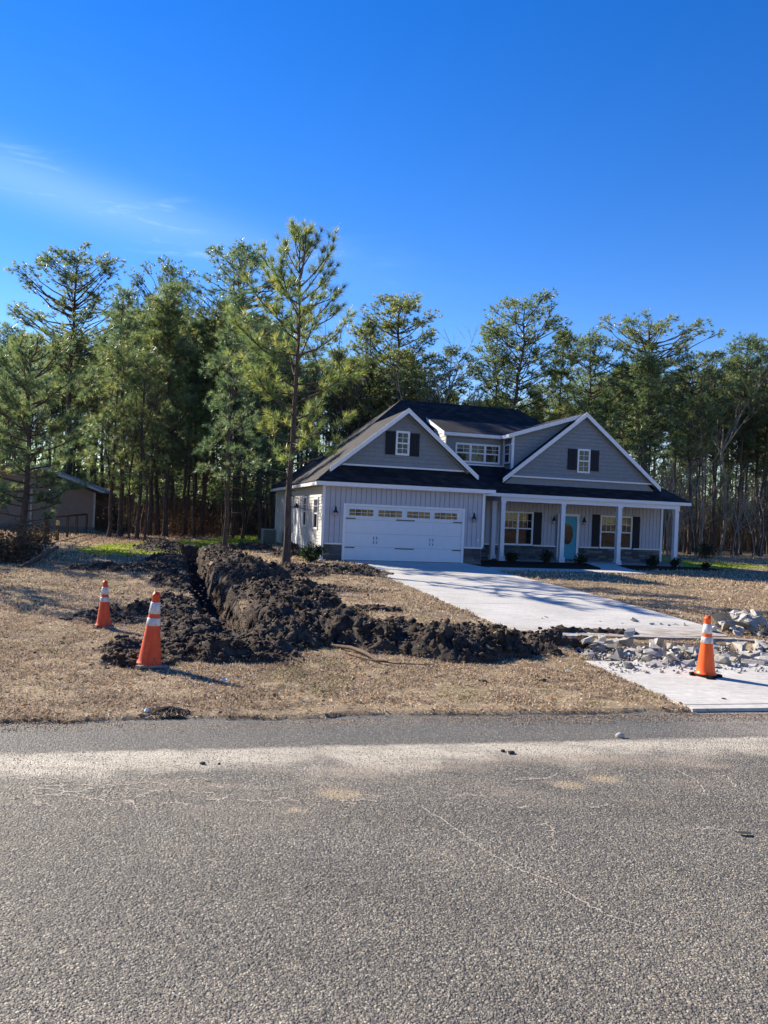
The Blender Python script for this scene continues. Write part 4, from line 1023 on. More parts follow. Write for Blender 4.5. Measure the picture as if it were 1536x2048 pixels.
def cone(px, py, hgt, mt, mbase, rz, label):
    p = G(px, py, .03); z = base_z(np.array(p[0]), np.array(p[1])) + .012
    if inpoly(np.array([p[0]]), np.array([p[1]]), slab_poly)[0]: z = .036
    c = thing('traffic_cone', label, 'traffic cone', (p[0], p[1], float(z)), rz, 'orange traffic cones')
    s = hgt / .9; b_ = .19 * s
    mb = MB(); pts = []
    for i in range(8):
        cx_, cy_ = [(1, 1), (-1, 1), (-1, -1), (1, -1)][i // 2]; k = .055
        pts.append((cx_ * (b_ - (k if (i % 2 == 0) == (cx_ * cy_ > 0) else 0)), cy_ * (b_ - (0 if (i % 2 == 0) == (cx_ * cy_ > 0) else k)), 0))
    mb.prism(pts, (0, 0, .032)); mb.build('base_plate', mbase, c)
    r0, r1 = .138 * s, .036 * s; z0 = .033
    H_ = hgt - z0
    def rr(f): return r0 + (r1 - r0) * (f ** .97)
    prof = [(r0 + .018, z0), (r0 + .012, z0 + .012), (r0, z0 + .03)] + [(rr(f), z0 + f * H_) for f in np.linspace(.06, .93, 10)] + [(rr(.93) + .006, z0 + .935 * H_), (rr(.93) + .006, z0 + .965 * H_), (rr(.98), z0 + .97 * H_), (rr(1) - .004, z0 + H_), (.02, z0 + H_), (.02, z0 + H_ - .03)]
    MB().lathe(prof, 20).build('cone_body', mt, c, smooth=True)
    for f0, f1 in ((.53, .635), (.695, .855)):
        MB().lathe([(rr(f0) + .001, z0 + f0 * H_), (rr(f0) + .005, z0 + f0 * H_ + .003), (rr(f1) + .005, z0 + f1 * H_ - .003), (rr(f1) + .001, z0 + f1 * H_)], 20).build('reflective_collar', M_coll, c, smooth=True)
    return c
cone(207, 1253, .74, M_cone_old, M_dusty, .35, 'worn orange cone standing beside the small soil patch, farthest of the two on the lawn')
cone(298, 1332, .90, M_cone_old, M_dusty, .5, 'scuffed orange cone with torn white collars on the lawn nearest the road').rotation_euler = (.0, R(3.5), .5)
cone(1411, 1353, .80, M_cone_new, M_rubber, .62, 'clean bright orange cone with black base standing on the pale concrete apron')

# ------------------------------------------------------------------ trees
def m_bark(ca, cb):
    def fn(t, b):
        c = t.coord(); n = t.noise(t.mapping(c, scale=(1, 1, .25)), 16, 5, .7)
        t.link(t.bump(n, 1.0, .03), b.inputs['Normal']); return t.ramp(n, [(.3, ca), (.7, cb)])
    return fn
M_bark = material('pine_bark', m_bark((.045, .033, .027), (.15, .115, .095)), .95, .1)
M_barkg = material('grey_bark', m_bark((.16, .14, .12), (.36, .33, .29)), .95, .1)
def m_needle(t, b):
    at = t.node('ShaderNodeAttribute', attribute_name='tint').outputs['Color']; oi = t.node('ShaderNodeObjectInfo').outputs['Random']
    cc = t.mix(1, at, t.ramp(oi, [(0, (.82, .93, 1.1)), (.5, (1, 1, 1)), (1, (1.15, 1.04, .82))]), 'MULTIPLY')
    tr = t.node('ShaderNodeBsdfTranslucent'); t.link(t.mix(1, cc, (1.4, 1.45, .95), 'MULTIPLY'), tr.inputs[0])
    mx = t.node('ShaderNodeMixShader'); mx.inputs[0].default_value = .52
    out = [n for n in t.n if n.type == 'OUTPUT_MATERIAL'][0]
    t.link(b.outputs[0], mx.inputs[1]); t.link(tr.outputs[0], mx.inputs[2]); t.link(mx.outputs[0], out.inputs[0]); return cc
M_needle = material('pine_needles', m_needle, .38, .6)

def unit(v): return v / (np.linalg.norm(v, axis=-1, keepdims=True) + 1e-9)
def tufts(P, D, k, ln, wd, spread, pal, rng):
    n = len(P); P = np.repeat(P, k, 0); D = np.repeat(D, k, 0); m_ = n * k
    d = unit(D + rng.normal(0, spread, (m_, 3)) + np.array([0, 0, .05])); L = (ln * rng.uniform(.65, 1.15, m_))[:, None]
    sd_ = unit(np.cross(d, rng.normal(0, 1, (m_, 3)))) * wd * .5
    base = P - D * ln * .25 * rng.rand(m_, 1)
    V = np.stack([base - sd_, base + sd_, base + d * L], 1).reshape(-1, 3)
    tc_ = pal[rng.randint(0, len(pal), n)] * rng.uniform(.75, 1.25, (n, 1)); c = np.repeat(np.repeat(tc_, k, 0) * rng.uniform(.85, 1.15, (m_, 1)), 3, 0)
    return V, c
PAL = np.array([(.125, .185, .095), (.165, .218, .100), (.100, .155, .098), (.215, .250, .115), (.145, .192, .112), (.265, .280, .135)])

def pine(seed, H, cb, Rr, nb, tk, tln, twd, dens=1.0, shape='round', bend=.3, trunk_r=.16, stubs=10, sub=4, spread=.55, pal=PAL, up=0.25):
    rng = np.random.RandomState(seed)
    zs = np.linspace(0, 1, 12); bx = np.cumsum(rng.normal(0, bend / 12, 12)); by = np.cumsum(rng.normal(0, bend / 12, 12)); bx -= bx[0]; by -= by[0]
    TP = np.stack([bx, by, zs * H], 1); TR = trunk_r * (1 - zs) ** .85 + .010; TR[0] *= 1.3; TR[1] *= 1.05
    trunk = tube(TP, TR, 8)
    def tp(t_): return np.array([np.interp(t_, zs, TP[:, 0]), np.interp(t_, zs, TP[:, 1]), t_ * H])
    br = []; P = []; D = []
    az = rng.uniform(0, 6.28)
    for i in range(nb):
        f = (i + rng.rand()) / nb; t_ = cb + (1 - cb) * f ** .9 * .99
        az += 2.4 + rng.normal(0, .5)
        if shape in ('round', 'flat'): t_ = cb + (1 - cb) * f ** .9 * .90
        if shape == 'round': prof = np.interp(f, [0, .3, .6, .85, 1], [.50, .90, 1.0, .82, .58])
        elif shape == 'flat': prof = .45 + .55 * f if f < .85 else .9
        elif shape == 'open': prof = np.interp(f, [0, .15, .45, .7, .85, 1], [.55, .9, 1.0, .85, .40, .16])
        elif shape == 'young': prof = (1 - f) ** .75 * (.45 + .75 * min(1, f * 4)) + .10
        else: prof = (.35 + .65 * math.sin(math.pi * min(1, .1 + .85 * f)))
        L = Rr * prof * rng.uniform(.55, 1.12)
        if L < .25: L = .25
        e0 = rng.normal(.02 + (.45 if shape == 'cone' else .58 if shape == 'round' else .75) * f, .17) if shape != 'flat' else rng.normal(.10 + .35 * f, .2)
        n = 7; s = np.linspace(0, 1, n); el = e0 + up * s + rng.normal(0, .08, n); a = az + np.cumsum(rng.normal(0, .07, n))
        st = L / (n - 1); d = np.stack([np.cos(a) * np.cos(el), np.sin(a) * np.cos(el), np.sin(el)], 1)
        pts = tp(t_) + np.concatenate([[np.zeros(3)], np.cumsum(d[1:] * st, 0)])
        r0 = min(.055, .012 + .014 * L) * (trunk_r / .16)
        br.append(tube(pts, r0 * (1 - s) ** .8 + .006, 5))
        ns = max(2, int(sub * L * dens + .5))
        for q in range(ns):
            sq = rng.uniform(.32, 1.0); p0 = np.array([np.interp(sq, s, pts[:, j]) for j in range(3)]); dd = d[min(n - 1, int(sq * (n - 1)))]
            ang = rng.choice((-1, 1)) * rng.uniform(.4, 1.1); ca, sa = math.cos(ang), math.sin(ang)
            d2 = np.array([dd[0] * ca - dd[1] * sa, dd[0] * sa + dd[1] * ca, dd[2] + rng.uniform(-.05, .45)]); d2 /= np.linalg.norm(d2)
            l2 = rng.uniform(.26, .56) * (L * (1.05 - .5 * sq)) * .8 + .08; m1 = p0 + d2 * l2 * .5 + np.array([0, 0, .02]); p2 = p0 + d2 * l2 + np.array([0, 0, l2 * .22])
            br.append(tube(np.array([p0, m1, p2]), np.array([.014, .009, .004]) * (trunk_r / .16) ** .5, 3))
            e_ = unit(p2 - m1); P += [p2]; D += [e_]
            if l2 > .45: P += [m1 + rng.normal(0, .06, 3)]; D += [e_]
            if l2 > .7: P += [p0 * .25 + m1 * .75 + rng.normal(0, .08, 3)]; D += [e_]
        P += [pts[-1], pts[-2]]; D += [d[-1], d[-2]]
    P += [TP[-1], TP[-1] - [0, 0, .3]]; D += [np.array([0, 0, 1.])] * 2
    if shape in ('round', 'flat'):
        for q in range(26): P += [TP[-1] + rng.normal(0, 1, 3) * [.45, .45, .35] - [0, 0, .45]]; D += [unit(rng.normal(0, 1, 3) + [0, 0, .6])]
    for i in range(stubs):
        t_ = rng.uniform(.25 * cb + .1, cb); a = rng.uniform(0, 6.28); l = rng.uniform(.3, 1.3); p0 = tp(t_); e = np.array([math.cos(a), math.sin(a), rng.uniform(-.25, .35)])
        br.append(tube(np.array([p0, p0 + e * l * .5, p0 + e * l + [0, 0, -.05 * l]]), np.array([.022, .014, .004]), 3))
    V, c = tufts(np.array(P), np.array(D), tk, tln, twd, spread, pal, rng)
    bV, bF = join(br); tV, tF = trunk
    return (np_mesh('trunk', *join([trunk] + br), [M_bark], True), None,
            np_mesh('crown', V, np.arange(len(V)).reshape(-1, 3), [M_needle], color=c), float(V[:, 2].max()) - .15)

def loblolly(seed, H, cb, Rr, nc, shape='round', trunk_r=.15, bend=1.0, tk=13, tln=.27, twd=.036, per=15, cr=.55, stubs=14, pal=PAL, spread=.8):
    """tall pine whose crown is made of loose rounded clumps carried on rising limbs"""
    rng = np.random.RandomState(seed)
    zs = np.linspace(0, 1, 14); bx = np.cumsum(rng.normal(0, bend / 14, 14)); by = np.cumsum(rng.normal(0, bend / 14, 14)); bx -= bx[0]; by -= by[0]
    TP = np.stack([bx, by, zs * H * .97], 1); TR = trunk_r * (1 - zs) ** .8 + .02; TR[0] *= 1.3
    br = [tube(TP, TR, 8)]; P = []; D = []; ph = rng.uniform(0, 6.28, 3); lob = rng.uniform(.15, .4)
    def at_z(z): k = z / (H * .97); return np.array([np.interp(k, zs, TP[:, 0]), np.interp(k, zs, TP[:, 1]), z])
    az = rng.uniform(0, 6.28)
    for i in range(nc):
        f = ((i + rng.rand()) / nc) ** .85; az += 2.4 + rng.normal(0, .7)
        if shape == 'round': r = math.sqrt(max(0, 1 - (max(0, f - .55) / .47) ** 2)) if f > .55 else .42 + .58 * f / .55
        elif shape == 'flat': r = .35 + .65 * min(1, f / .8) if f < .9 else .85
        elif shape == 'cone': r = (1 - f) ** .55 * (.75 + .25 * min(1, 4 * f)) + .05
        else: r = .6 + .4 * math.sin(3.14 * f)
        r *= 1 + lob * math.sin(2 * az + ph[0]) + .5 * lob * math.sin(3 * az + ph[1] + 4 * f)
        rad = Rr * r * rng.uniform(.10, 1.0) ** .7; z = H * (cb + (1 - cb) * f) - cr * .5 + rng.normal(0, .25)
        c = at_z(min(z, H * .96)) + np.array([math.cos(az) * rad, math.sin(az) * rad, 0]); c[2] = z
        z0 = max(H * cb * .92, z - rad * rng.uniform(.30, .65) - .3); p0 = at_z(min(z0, H * .95)); m1 = p0 * .5 + c * .5 + rng.normal(0, .10, 3) - [0, 0, rad * .10]
        w0 = min(.06, .016 + .016 * rad) * trunk_r / .15
        br.append(tube(np.array([p0, p0 * .75 + m1 * .25 - [0, 0, .04], m1, m1 * .5 + c * .5 + rng.normal(0, .06, 3), c]), np.array([w0, w0 * .85, w0 * .6, w0 * .4, .008]), 4))
        s_ = cr * rng.uniform(.65, 1.25); k = int(per * rng.uniform(.7, 1.3))
        o = unit(rng.normal(0, 1, (k, 3))) * (rng.rand(k, 1) ** .45) * s_ * np.array([1.1, 1.1, .68])
        for q in range(0, k, 3): br.append(tube(np.array([m1 * .3 + c * .7, c + o[q] * .5, c + o[q]]), np.array([.014, .010, .004]), 3))
        P.append(c + o); D.append(unit(o + [0, 0, .25 * s_] + .3 * (c - at_z(min(z, H * .95)))))
    k = 34; o = unit(rng.normal(0, 1, (k, 3))) * (rng.rand(k, 1) ** .45) * np.array([.75, .75, .5]); P.append(TP[-1] + o - [0, 0, .1]); D.append(unit(o + [0, 0, .4]))
    for i in range(stubs):
        z = rng.uniform(.22 * H * cb + 1, H * cb); a = rng.uniform(0, 6.28); l = rng.uniform(.3, 1.5); p0 = at_z(z); e = np.array([math.cos(a), math.sin(a), rng.uniform(-.25, .35)])
        br.append(tube(np.array([p0, p0 + e * l * .5, p0 + e * l + [0, 0, -.05 * l]]), np.array([.022, .014, .004]), 3))
    V, c = tufts(np.concatenate(P), np.concatenate(D), tk, tln, twd, spread, pal, rng)
    return (np_mesh('trunk', *join(br), [M_bark], True), None, np_mesh('crown', V, np.arange(len(V)).reshape(-1, 3), [M_needle], color=c), float(V[:, 2].max()) - .1)

BG = [loblolly(1, 17, .54, 3.0, 105, 'round', .15, per=18), loblolly(2, 18, .62, 2.5, 72, 'round', .13, 1.3, stubs=18, per=17), loblolly(3, 16, .44, 2.4, 84, 'cone', .12, per=17),
      loblolly(4, 19, .66, 3.8, 100, 'flat', .17, 1.5, per=18), loblolly(5, 15, .36, 2.2, 84, 'cone', .10, stubs=12), loblolly(6, 17, .50, 3.0, 96, 'oval', .14, 1.6, per=17), loblolly(8, 13, .20, 2.2, 90, 'cone', .09, stubs=6)]
MID = [loblolly(21, 14, .32, 2.5, 66, 'cone', .12, .9, 20, .31, .020, 15, .55, 14, spread=.7), loblolly(22, 12, .30, 2.2, 60, 'oval', .10, .8, 20, .31, .020, 14, .5, 12, spread=.7), loblolly(23, 18, .50, 3.3, 125, 'round', .17, .9, 18, .27, .026, 16, .55, 14)]
HERO = pine(31, 11.6, .29, 2.4, 56, 46, .34, .0125, .9, 'open', .35, .122, 9, sub=3.6, spread=.58, up=.45, pal=PAL * np.array([1.1, 1.12, .95]))
LEFT = pine(33, 9.5, .16, 3.2, 56, 42, .33, .014, 1.25, 'cone', .4, .16, 12, sub=4, spread=.62)

def plant_tree(kind, x, y, H, label, group=None, rz=None, name='pine_tree', wide=1.0, lean=(0, 0), cat='pine tree'):
    tr, br, cr, h0 = kind
    z = float(base_z(np.array(x), np.array(y))) - .05 if abs(x) < 60 else 0
    e = thing(name, label, cat, (x, y, z), rnd.uniform(0, 6.28) if rz is None else rz, group)
    k = H / h0; e.scale = (k * wide, k * wide, k)
    if lean != (0, 0): e.rotation_euler = (lean[0], lean[1], e.rotation_euler[2])
    obj('trunk', tr, e)
    if cr: obj('crown', cr, e)
    return e
def by_top(px, ytop, depth):
    x, z = at_depth(px, ytop, depth); return x, z
# near pines, trunk feet read from the ground
p = G(571, 1139); hx, hz = by_top(604, 443, p[1]); plant_tree(HERO, p[0], p[1], hz, 'tall slender pine with open olive tufts, standing alone in front of the house corner', rz=1.9)
p = G(449, 1108, .05); plant_tree(MID[0], p[0], p[1], by_top(455, 575, p[1])[1], 'straight pine rising from the back of the big soil ridge', rz=.6)
p = G(520, 1082); plant_tree(MID[1], p[0], p[1], by_top(527, 640, p[1])[1], 'thin pine on the green grass strip left of the house back corner', rz=2.2)
p = G(40, 1112); plant_tree(LEFT, p[0], p[1], by_top(48, 655, p[1])[1], 'broad green pine at the left edge in front of the tan house', rz=3.0)
def far_tree(kind, px, ytop, depth, label, group=None, **kw):
    x, z = by_top(px, ytop, depth); return plant_tree(kind, x, depth, z, label, group, **kw)
far_tree(MID[2], 157, 485, 55, 'very tall round crowned pine above the tan house on the left', wide=1.15)
far_tree(MID[2], 345, 513, 52, 'tall pine with a small dark rounded top between two wider crowns', wide=.85)
far_tree(MID[0], 318, 590, 45, 'pine of the trunk cluster beside the bright grass, left stem', rz=1)
far_tree(MID[1], 335, 600, 45.5, 'pine of the trunk cluster beside the bright grass, middle stem', rz=2)
far_tree(MID[0], 352, 560, 44.6, 'pine of the trunk cluster beside the bright grass, right stem', rz=4)
far_tree(MID[0], 262, 572, 42, 'leafy pine with feathery green crown right of the tan house')
far_tree(MID[2], 492, 480, 50, 'tall pine with a wide dark top behind the slender pine', wide=1.15)
far_tree(MID[1], 234, 690, 40.5, 'narrow pine standing at the right corner of the tan house')
far_tree(MID[1], 290, 700, 39.8, 'slim pine between the tan house and the trunk cluster, nearest the bright grass')
far_tree(MID[1], 420, 600, 48, 'bushy yellow green pine between the tall pines on the left')
far_tree(MID[0], 560, 640, 52, 'mid height pine filling the gap behind the slender pine')
far_tree(BG[0], 808, 583, 58, 'dark round crowned pine rising behind the roof ridge', wide=1.15)
far_tree(BG[1], 900, 690, 60, 'small dark pine beside the pale bare trees behind the ridge')
far_tree(BG[5], 1048, 585, 58, 'tall airy pine with an uneven spreading top behind the right part of the roof', wide=1.2)
far_tree(BG[1], 985, 650, 60, 'narrow pine left of the tall airy pine behind the roof')
far_tree(BG[2], 1125, 650, 60, 'narrow upright pine right of the tall airy pine')
far_tree(BG[0], 1185, 655, 62, 'dark dense pine above the right gable peak')
far_tree(BG[3], 1312, 618, 56, 'big pine with a flat spreading top right of the right gable', wide=1.25)
far_tree(BG[2], 1290, 700, 52, 'wide green pine under the flat topped pine', wide=1.25)
far_tree(BG[5], 1395, 690, 54, 'yellowish pine right of the flat topped pine')
far_tree(BG[0], 1492, 660, 56, 'dark headed pine with a tall bare trunk near the right edge', wide=.8)
far_tree(BG[1], 1532, 675, 58, 'dark topped pine at the right edge of the wood')
far_tree(BG[5], 1440, 700, 58, 'loose crowned pine between the yellowish and the dark headed one')
far_tree(BG[2], 735, 630, 62, 'slim pine just right of the slender front pine')
far_tree(MID[2], 15, 640, 50, 'dark pine crown behind the broad green pine at the left edge')
# crowd of the wood
cnt = 0
tr_ = random.Random(5)
def skyline(px):
    if px < 250: return 650
    if px < 560: return 600
    if px < 700: return 650
    if px < 860: return 690
    if px < 1150: return 760
    return 715
for row, (d0, d1, n, lo) in enumerate(((48, 56, 34, 70), (56, 64, 50, 40), (64, 76, 56, 25), (76, 92, 60, 5))):
    for i in range(n):
        px = -160 + 1900 * (i + tr_.random()) / n; depth = tr_.uniform(d0, d1)
        right = px > 1280
        if row == 0 and 540 < px < 1390: continue
        if row == 0 and px < 230: continue
        if row == 0 and right: depth += 4
        x, _ = at_depth(px, 900, depth); u_, v_ = toH(x, depth)
        if -3 < u_ < 22 and v_ < 19: continue
        if x < -17.5 and x > -31 and depth < 62 : continue
        yt = skyline(px) + abs(tr_.gauss(0, 45)) + lo * .3
        kind = tr_.choice(BG)
        g = 'pines of the wood left of the house' if px < 560 else ('pines of the wood behind the house' if px < 1290 else 'pines of the wood right of the house')
        lb = {'l': 'one of the crowded pines in the wood left of the house', 'b': 'one of the crowded pines in the wood directly behind the house roof', 'r': 'one of the crowded pines in the wood right of the house'}['l' if px < 560 else ('b' if px < 1290 else 'r')]
        far_tree(kind, px, yt, depth, lb, g, wide=tr_.uniform(.75, 1.1))
# pines added beyond the left edge to cast the shade on the lawn
for x, y, H, k in ((-20.5, 30.5, 9, LEFT), (-19.8, 33.0, 7, BG[6]), (-21.5, 34.5, 8, BG[6]), (-18.4, 31.2, 6, BG[6]), (-23, 36, 12, MID[0]), (-17.6, 26.5, 7.5, MID[1]), (-26, 38, 14, MID[2]), (-14.5, 20.5, 8, MID[1]), (-22, 31.5, 8, BG[6]), (-17.2, 31.0, 7.5, BG[6]), (-18.2, 33.2, 8.5, LEFT), (-16.8, 29.4, 7, BG[6]), (-24, 33.5, 10, BG[4])):
    plant_tree(k, x, y, H, 'pine added beyond the left edge of the view to shade the lawn', 'pines added beyond the left edge')

for bi_, (px, yt, d, k) in enumerate(((385, 700, 47, BG[4]), (420, 690, 50, BG[6]), (465, 660, 48, BG[4]), (500, 720, 46.5, BG[6]), (545, 700, 50, BG[4]), (585, 720, 53, BG[6]), (300, 720, 46, BG[6]))):
    far_tree(k, px, yt, d, 'bushy low pine at the wood edge, ' + ['second from left of seven', 'third from left of seven', 'fourth from left of seven', 'third from right of seven', 'second from right of seven', 'rightmost, behind the slender front pine', 'leftmost, behind the trunk cluster'][bi_], 'bushy pines at the edge of the wood', wide=1.1)
# unseen pines added across the road to darken what the window glass reflects
for i in range(72):
    x = -45 + 2.3 * i + tr_.uniform(-1.5, 1.5); y = tr_.uniform(-34, -22)
    plant_tree(BG[6] if i % 2 else BG[4], x, y, tr_.uniform(10, 15), 'unseen pine added across the road behind the viewer to darken window reflections', 'pines added across the road')

for i in range(40):  # unseen pines added at right to keep bright horizon sky out of the panes
    k = i / 39.0; x = 46 + 52 * k + tr_.uniform(-3, 3); y = 42 - 78 * k + tr_.uniform(-3, 3)
    plant_tree((BG[6], BG[4], BG[2])[i % 3], x, y, tr_.uniform(9, 15), 'unseen pine added beyond the right edge to darken the window reflections', 'pines added beyond the right edge')

# ---- bare deciduous trees
def bare(seed, H, r0, pale=True):
    rng = np.random.RandomState(seed); parts = []
    def grow(p, d, L, r, lv):
        n = 5; pts = [p]
        for k in range(n): d = unit(d + rng.normal(0, .10, 3) + np.array([0, 0, .05])); pts.append(pts[-1] + d * L / n)
        parts.append(tube(np.array(pts), np.linspace(r, r * .45, n + 1), 5 if lv < 2 else 3))
        if lv >= 4: return
        for k in range(3 if lv else 6):
            q = rng.uniform(.3, 1); i = min(n, int(q * n)); a = rng.normal(0, 1, 3); a[2] = abs(a[2]) * .6
            grow(pts[i], unit(d + unit(a) * .75), L * rng.uniform(.42, .62), r * .45, lv + 1)
    grow(np.zeros(3), np.array([0, 0, 1.]), H * .62, r0, 0)
    V, Fc = join(parts); top = V[:, 2].max()
    mt = M_barkg if pale else M_bark
    return np_mesh('trunk', V, Fc, [mt], True), None, None, top
BR = [bare(s, 14, .11) for s in (1, 2, 3)] + [bare(s, 12, .08, False) for s in (4, 5)]
for px, yt, d, k, lb in ((865, 690, 56, 0, 'pale bare tree with a fan of thin branches behind the ridge'), (935, 632, 58, 1, 'tallest pale bare tree behind the roof ridge'), (900, 760, 57, 2, 'low pale bare tree tangled behind the ridge middle'), (718, 612, 57, 3, 'thin bare tree beside the slender front pine'), (700, 700, 55, 4, 'dark leafless tree left of the roof peak'), (660, 760, 54, 3, 'leafless sapling behind the sloping left roof'), (735, 760, 56, 4, 'leafless twiggy tree directly above the roof peak'), (1455, 725, 55, 2, 'pale crooked bare tree among the right hand pines'), (1418, 800, 54, 0, 'pale forked bare tree behind the right end of the porch'), (1345, 860, 53, 1, 'pale leaning bare tree just right of the right gable'), (640, 850, 53, 0, 'grey bare tree close behind the left roof slope'), (400, 760, 45, 3, 'dark leafless tree left of the thin pine on the green strip'), (480, 740, 46, 4, 'dark leafless tree directly behind the thin pine on the green strip'), (272, 730, 40.5, 3, 'dark leafless tree beside the leafy pine right of the tan house'), (305, 720, 39.5, 4, 'dark leafless tree left of the trunk cluster'), (232, 740, 43, 4, 'leafless tree touching the corner of the tan house'), (535, 800, 49, 3, 'leafless tree nearest the back corner of the lit side wall')):
    far_tree(BR[k], px, yt, d, lb, name='bare_tree', cat='tree')

# thin saplings and young trunks low in the wood
sap = [bare(40 + s, 7, .035, s % 2 == 0) for s in range(4)]
for i in range(110):
    px = tr_.uniform(180, 1560) if i % 3 else tr_.uniform(1330, 1560); d = tr_.uniform(49, 64); x, _ = at_depth(px, 1000, d); u_, v_ = toH(x, d)
    if -3 < u_ < 22 and v_ < 18: continue
    if x < -17 or (-9.5 < x < -3 and d < 57): continue
    plant_tree(sap[i % 4], x, d, tr_.uniform(4, 9), 'leafless sapling in the undergrowth at the edge of the wood', 'leafless saplings in the wood', name='sapling', cat='sapling')

# ---- undergrowth
rng = np.random.RandomState(77)
N = 60000; yy = rng.uniform(45, 86, N); xx = rng.uniform(-.62, .60, N) * yy; uu, vv = toH(xx, yy)
wm = sstep(yy + (fbm(xx, yy, .2, 3, 12) - .5) * 8 - woff(xx), 42, 48)
okk = (rng.rand(N) < wm) & ~((uu > -1.5) & (uu < 20) & (vv < 17)) & ~((xx < -17.3) & (xx > -32) & (yy < 54)); xx, yy = xx[okk], yy[okk]; n = len(xx)
hh = rng.uniform(.3, 1.0, n) ** 1.5 * np.where(yy > 60, 5.5, 2.6) * (.5 + fbm(xx, yy, .25, 3, 88)); a = rng.uniform(0, 6.28, n); ln = rng.uniform(.0, .5, n) * hh
p0 = np.stack([xx, yy, np.zeros(n)], 1); p1 = p0 + np.stack([np.cos(a) * ln, np.sin(a) * ln, hh], 1); sdv = np.stack([np.sin(a), -np.cos(a), np.zeros(n)], 1) * .012
V = np.stack([p0 - sdv, p0 + sdv, p1], 1).reshape(-1, 3); cst = np.array([(.07, .05, .038), (.13, .105, .08), (.05, .037, .028)])[rng.choice(3, n)]
# leaves on the stems
m_ = 4; lp = p0[:, None] + (p1 - p0)[:, None] * rng.uniform(.25, 1, (n, m_, 1)) + rng.normal(0, .16, (n, m_, 3)); lp = lp.reshape(-1, 3)
d1 = rng.normal(0, .055, (len(lp), 3)); d2 = rng.normal(0, .055, (len(lp), 3)); LV = np.stack([lp, lp + d1, lp + d2], 1).reshape(-1, 3)
clu = fbm(lp[:, 0], lp[:, 1], .3, 3, 99); lc = np.where((clu > .52)[:, None], np.array([.14, .06, .028]), np.array([.06, .056, .026])) * rng.uniform(.5, 1.4, (len(lp), 1))
VV = np.concatenate([V, LV]); CC = np.concatenate([np.repeat(cst, 3, 0), np.repeat(lc, 3, 0)])
obj('undergrowth', np_mesh('undergrowth', VV, np.arange(len(VV)).reshape(-1, 3), [M_grass], color=CC), kind='stuff', label='brown and rusty undergrowth along the foot of the pine wood', category='undergrowth')

# ---- deep wood that closes the view
rng = np.random.RandomState(78); parts = []
for i in range(230):
    y = rng.uniform(92, 125); x = rng.uniform(-.66, .66) * y; hgt = rng.uniform(13, 18); parts.append(tube(np.array([[x, y, 0], [x + rng.normal(0, .3), y, hgt * .5], [x + rng.normal(0, .5), y, hgt]]), np.array([.2, .15, .05]), 5))
obj('distant_trunks', np_mesh('distant_trunks', *join(parts), [M_bark]), kind='stuff', label='far trunks deep in the wood', category='wood')
N = 34000; y = rng.uniform(90, 125, N); x = rng.uniform(-.68, .68, N) * y; z = np.where(rng.rand(N) < .6, rng.uniform(0, 5.5, N), rng.beta(1.0, 1.35, N) * (7.5 + 6.5 * fbm(x, y, .12, 3, 91)))
V, c = tufts(np.stack([x, y, z], 1), unit(rng.normal(0, 1, (N, 3)) + [0, 0, .5]), 8, .95, .16, .8, PAL * .9, rng)
obj('distant_foliage', np_mesh('distant_foliage', V, np.arange(len(V)).reshape(-1, 3), [M_needle], color=c), kind='stuff', label='far foliage deep in the wood', category='wood')

# ------------------------------------------------------------------ shrubs
M_leaf = M_grass
def shrub(x, y, z, r, h, n, label, colr_, seed, group=None, twig=.5):
    rng = np.random.RandomState(seed); parts = []; P = []
    for k in range(16):
        a = rng.uniform(0, 6.28); e = rng.uniform(.5, 1.5); L = h * rng.uniform(.7, 1.05); d = np.array([math.cos(a) * math.cos(e) * r / h * 1.6, math.sin(a) * math.cos(e) * r / h * 1.6, math.sin(e)])
        q = np.array([np.zeros(3), d * L * .5, d * L + rng.normal(0, .03, 3)]); parts.append(tube(q, np.array([.010, .007, .003]), 4)); P.append(q)
    e_ = thing('shrub', label, 'shrub', (x, y, z), 0, group)
    obj('stems', np_mesh('stems', *join(parts), [M_bark]), e_)
    kk = rng.randint(0, 16, n); s = rng.uniform(.35, 1.0, n); Q = np.array(P); lp = Q[kk, 0] * (1 - s)[:, None] + Q[kk, 2] * s[:, None] + rng.normal(0, r * .16, (n, 3)); lp[:, 2] = np.abs(lp[:, 2])
    d1 = rng.normal(0, .035, (n, 3)); d2 = rng.normal(0, .02, (n, 3)); V = np.stack([lp - d1, lp - d2, lp + d1, lp + d2], 1).reshape(-1, 3)
    c = np.repeat(np.array(colr_) * rng.uniform(.6, 1.4, (n, 1)), 4, 0)
    obj('leaves', np_mesh('leaves', V, np.arange(n * 4).reshape(-1, 4), [M_leaf], color=c), e_)
q = H2(-.55, -1.1); shrub(q[0], q[1], .05, .42, .75, 1500, 'dark green shrub at the front corner of the lit side wall', (.045, .075, .03), 1)
for u, v, r, h, lb in ((8.9, 1.9, .28, .5, 'small dark shrub in front of the leftmost porch columns'), (10.6, 1.9, .26, .62, 'slim dark shrub under the left porch window'), (12.3, 1.7, .34, .5, 'rounded shrub beside the second porch column near the blue door'), (15.9, 1.7, .3, .55, 'small shrub right of the footpath under the right porch window'), (17.2, 1.7, .28, .42, 'low shrub in the mulch left of the last porch column'), (19.0, 1.9, .2, .25, 'tiny shrub just right of the last porch column')):
    q = H2(u, v); shrub(q[0], q[1], .05, r, h, 500, lb, (.030, .045, .022), int(u * 10))
q = G(1412, 1117); shrub(q[0], q[1], -.05, .8, 1.25, 1500, 'sparse twiggy bush standing on the lawn right of the porch', (.05, .055, .03), 9)
q = G(15, 1125); shrub(q[0], q[1], 0, 1.3, 1.1, 3500, 'brown bushy shrub at the foot of the broad pine on the left edge', (.10, .07, .045), 10)
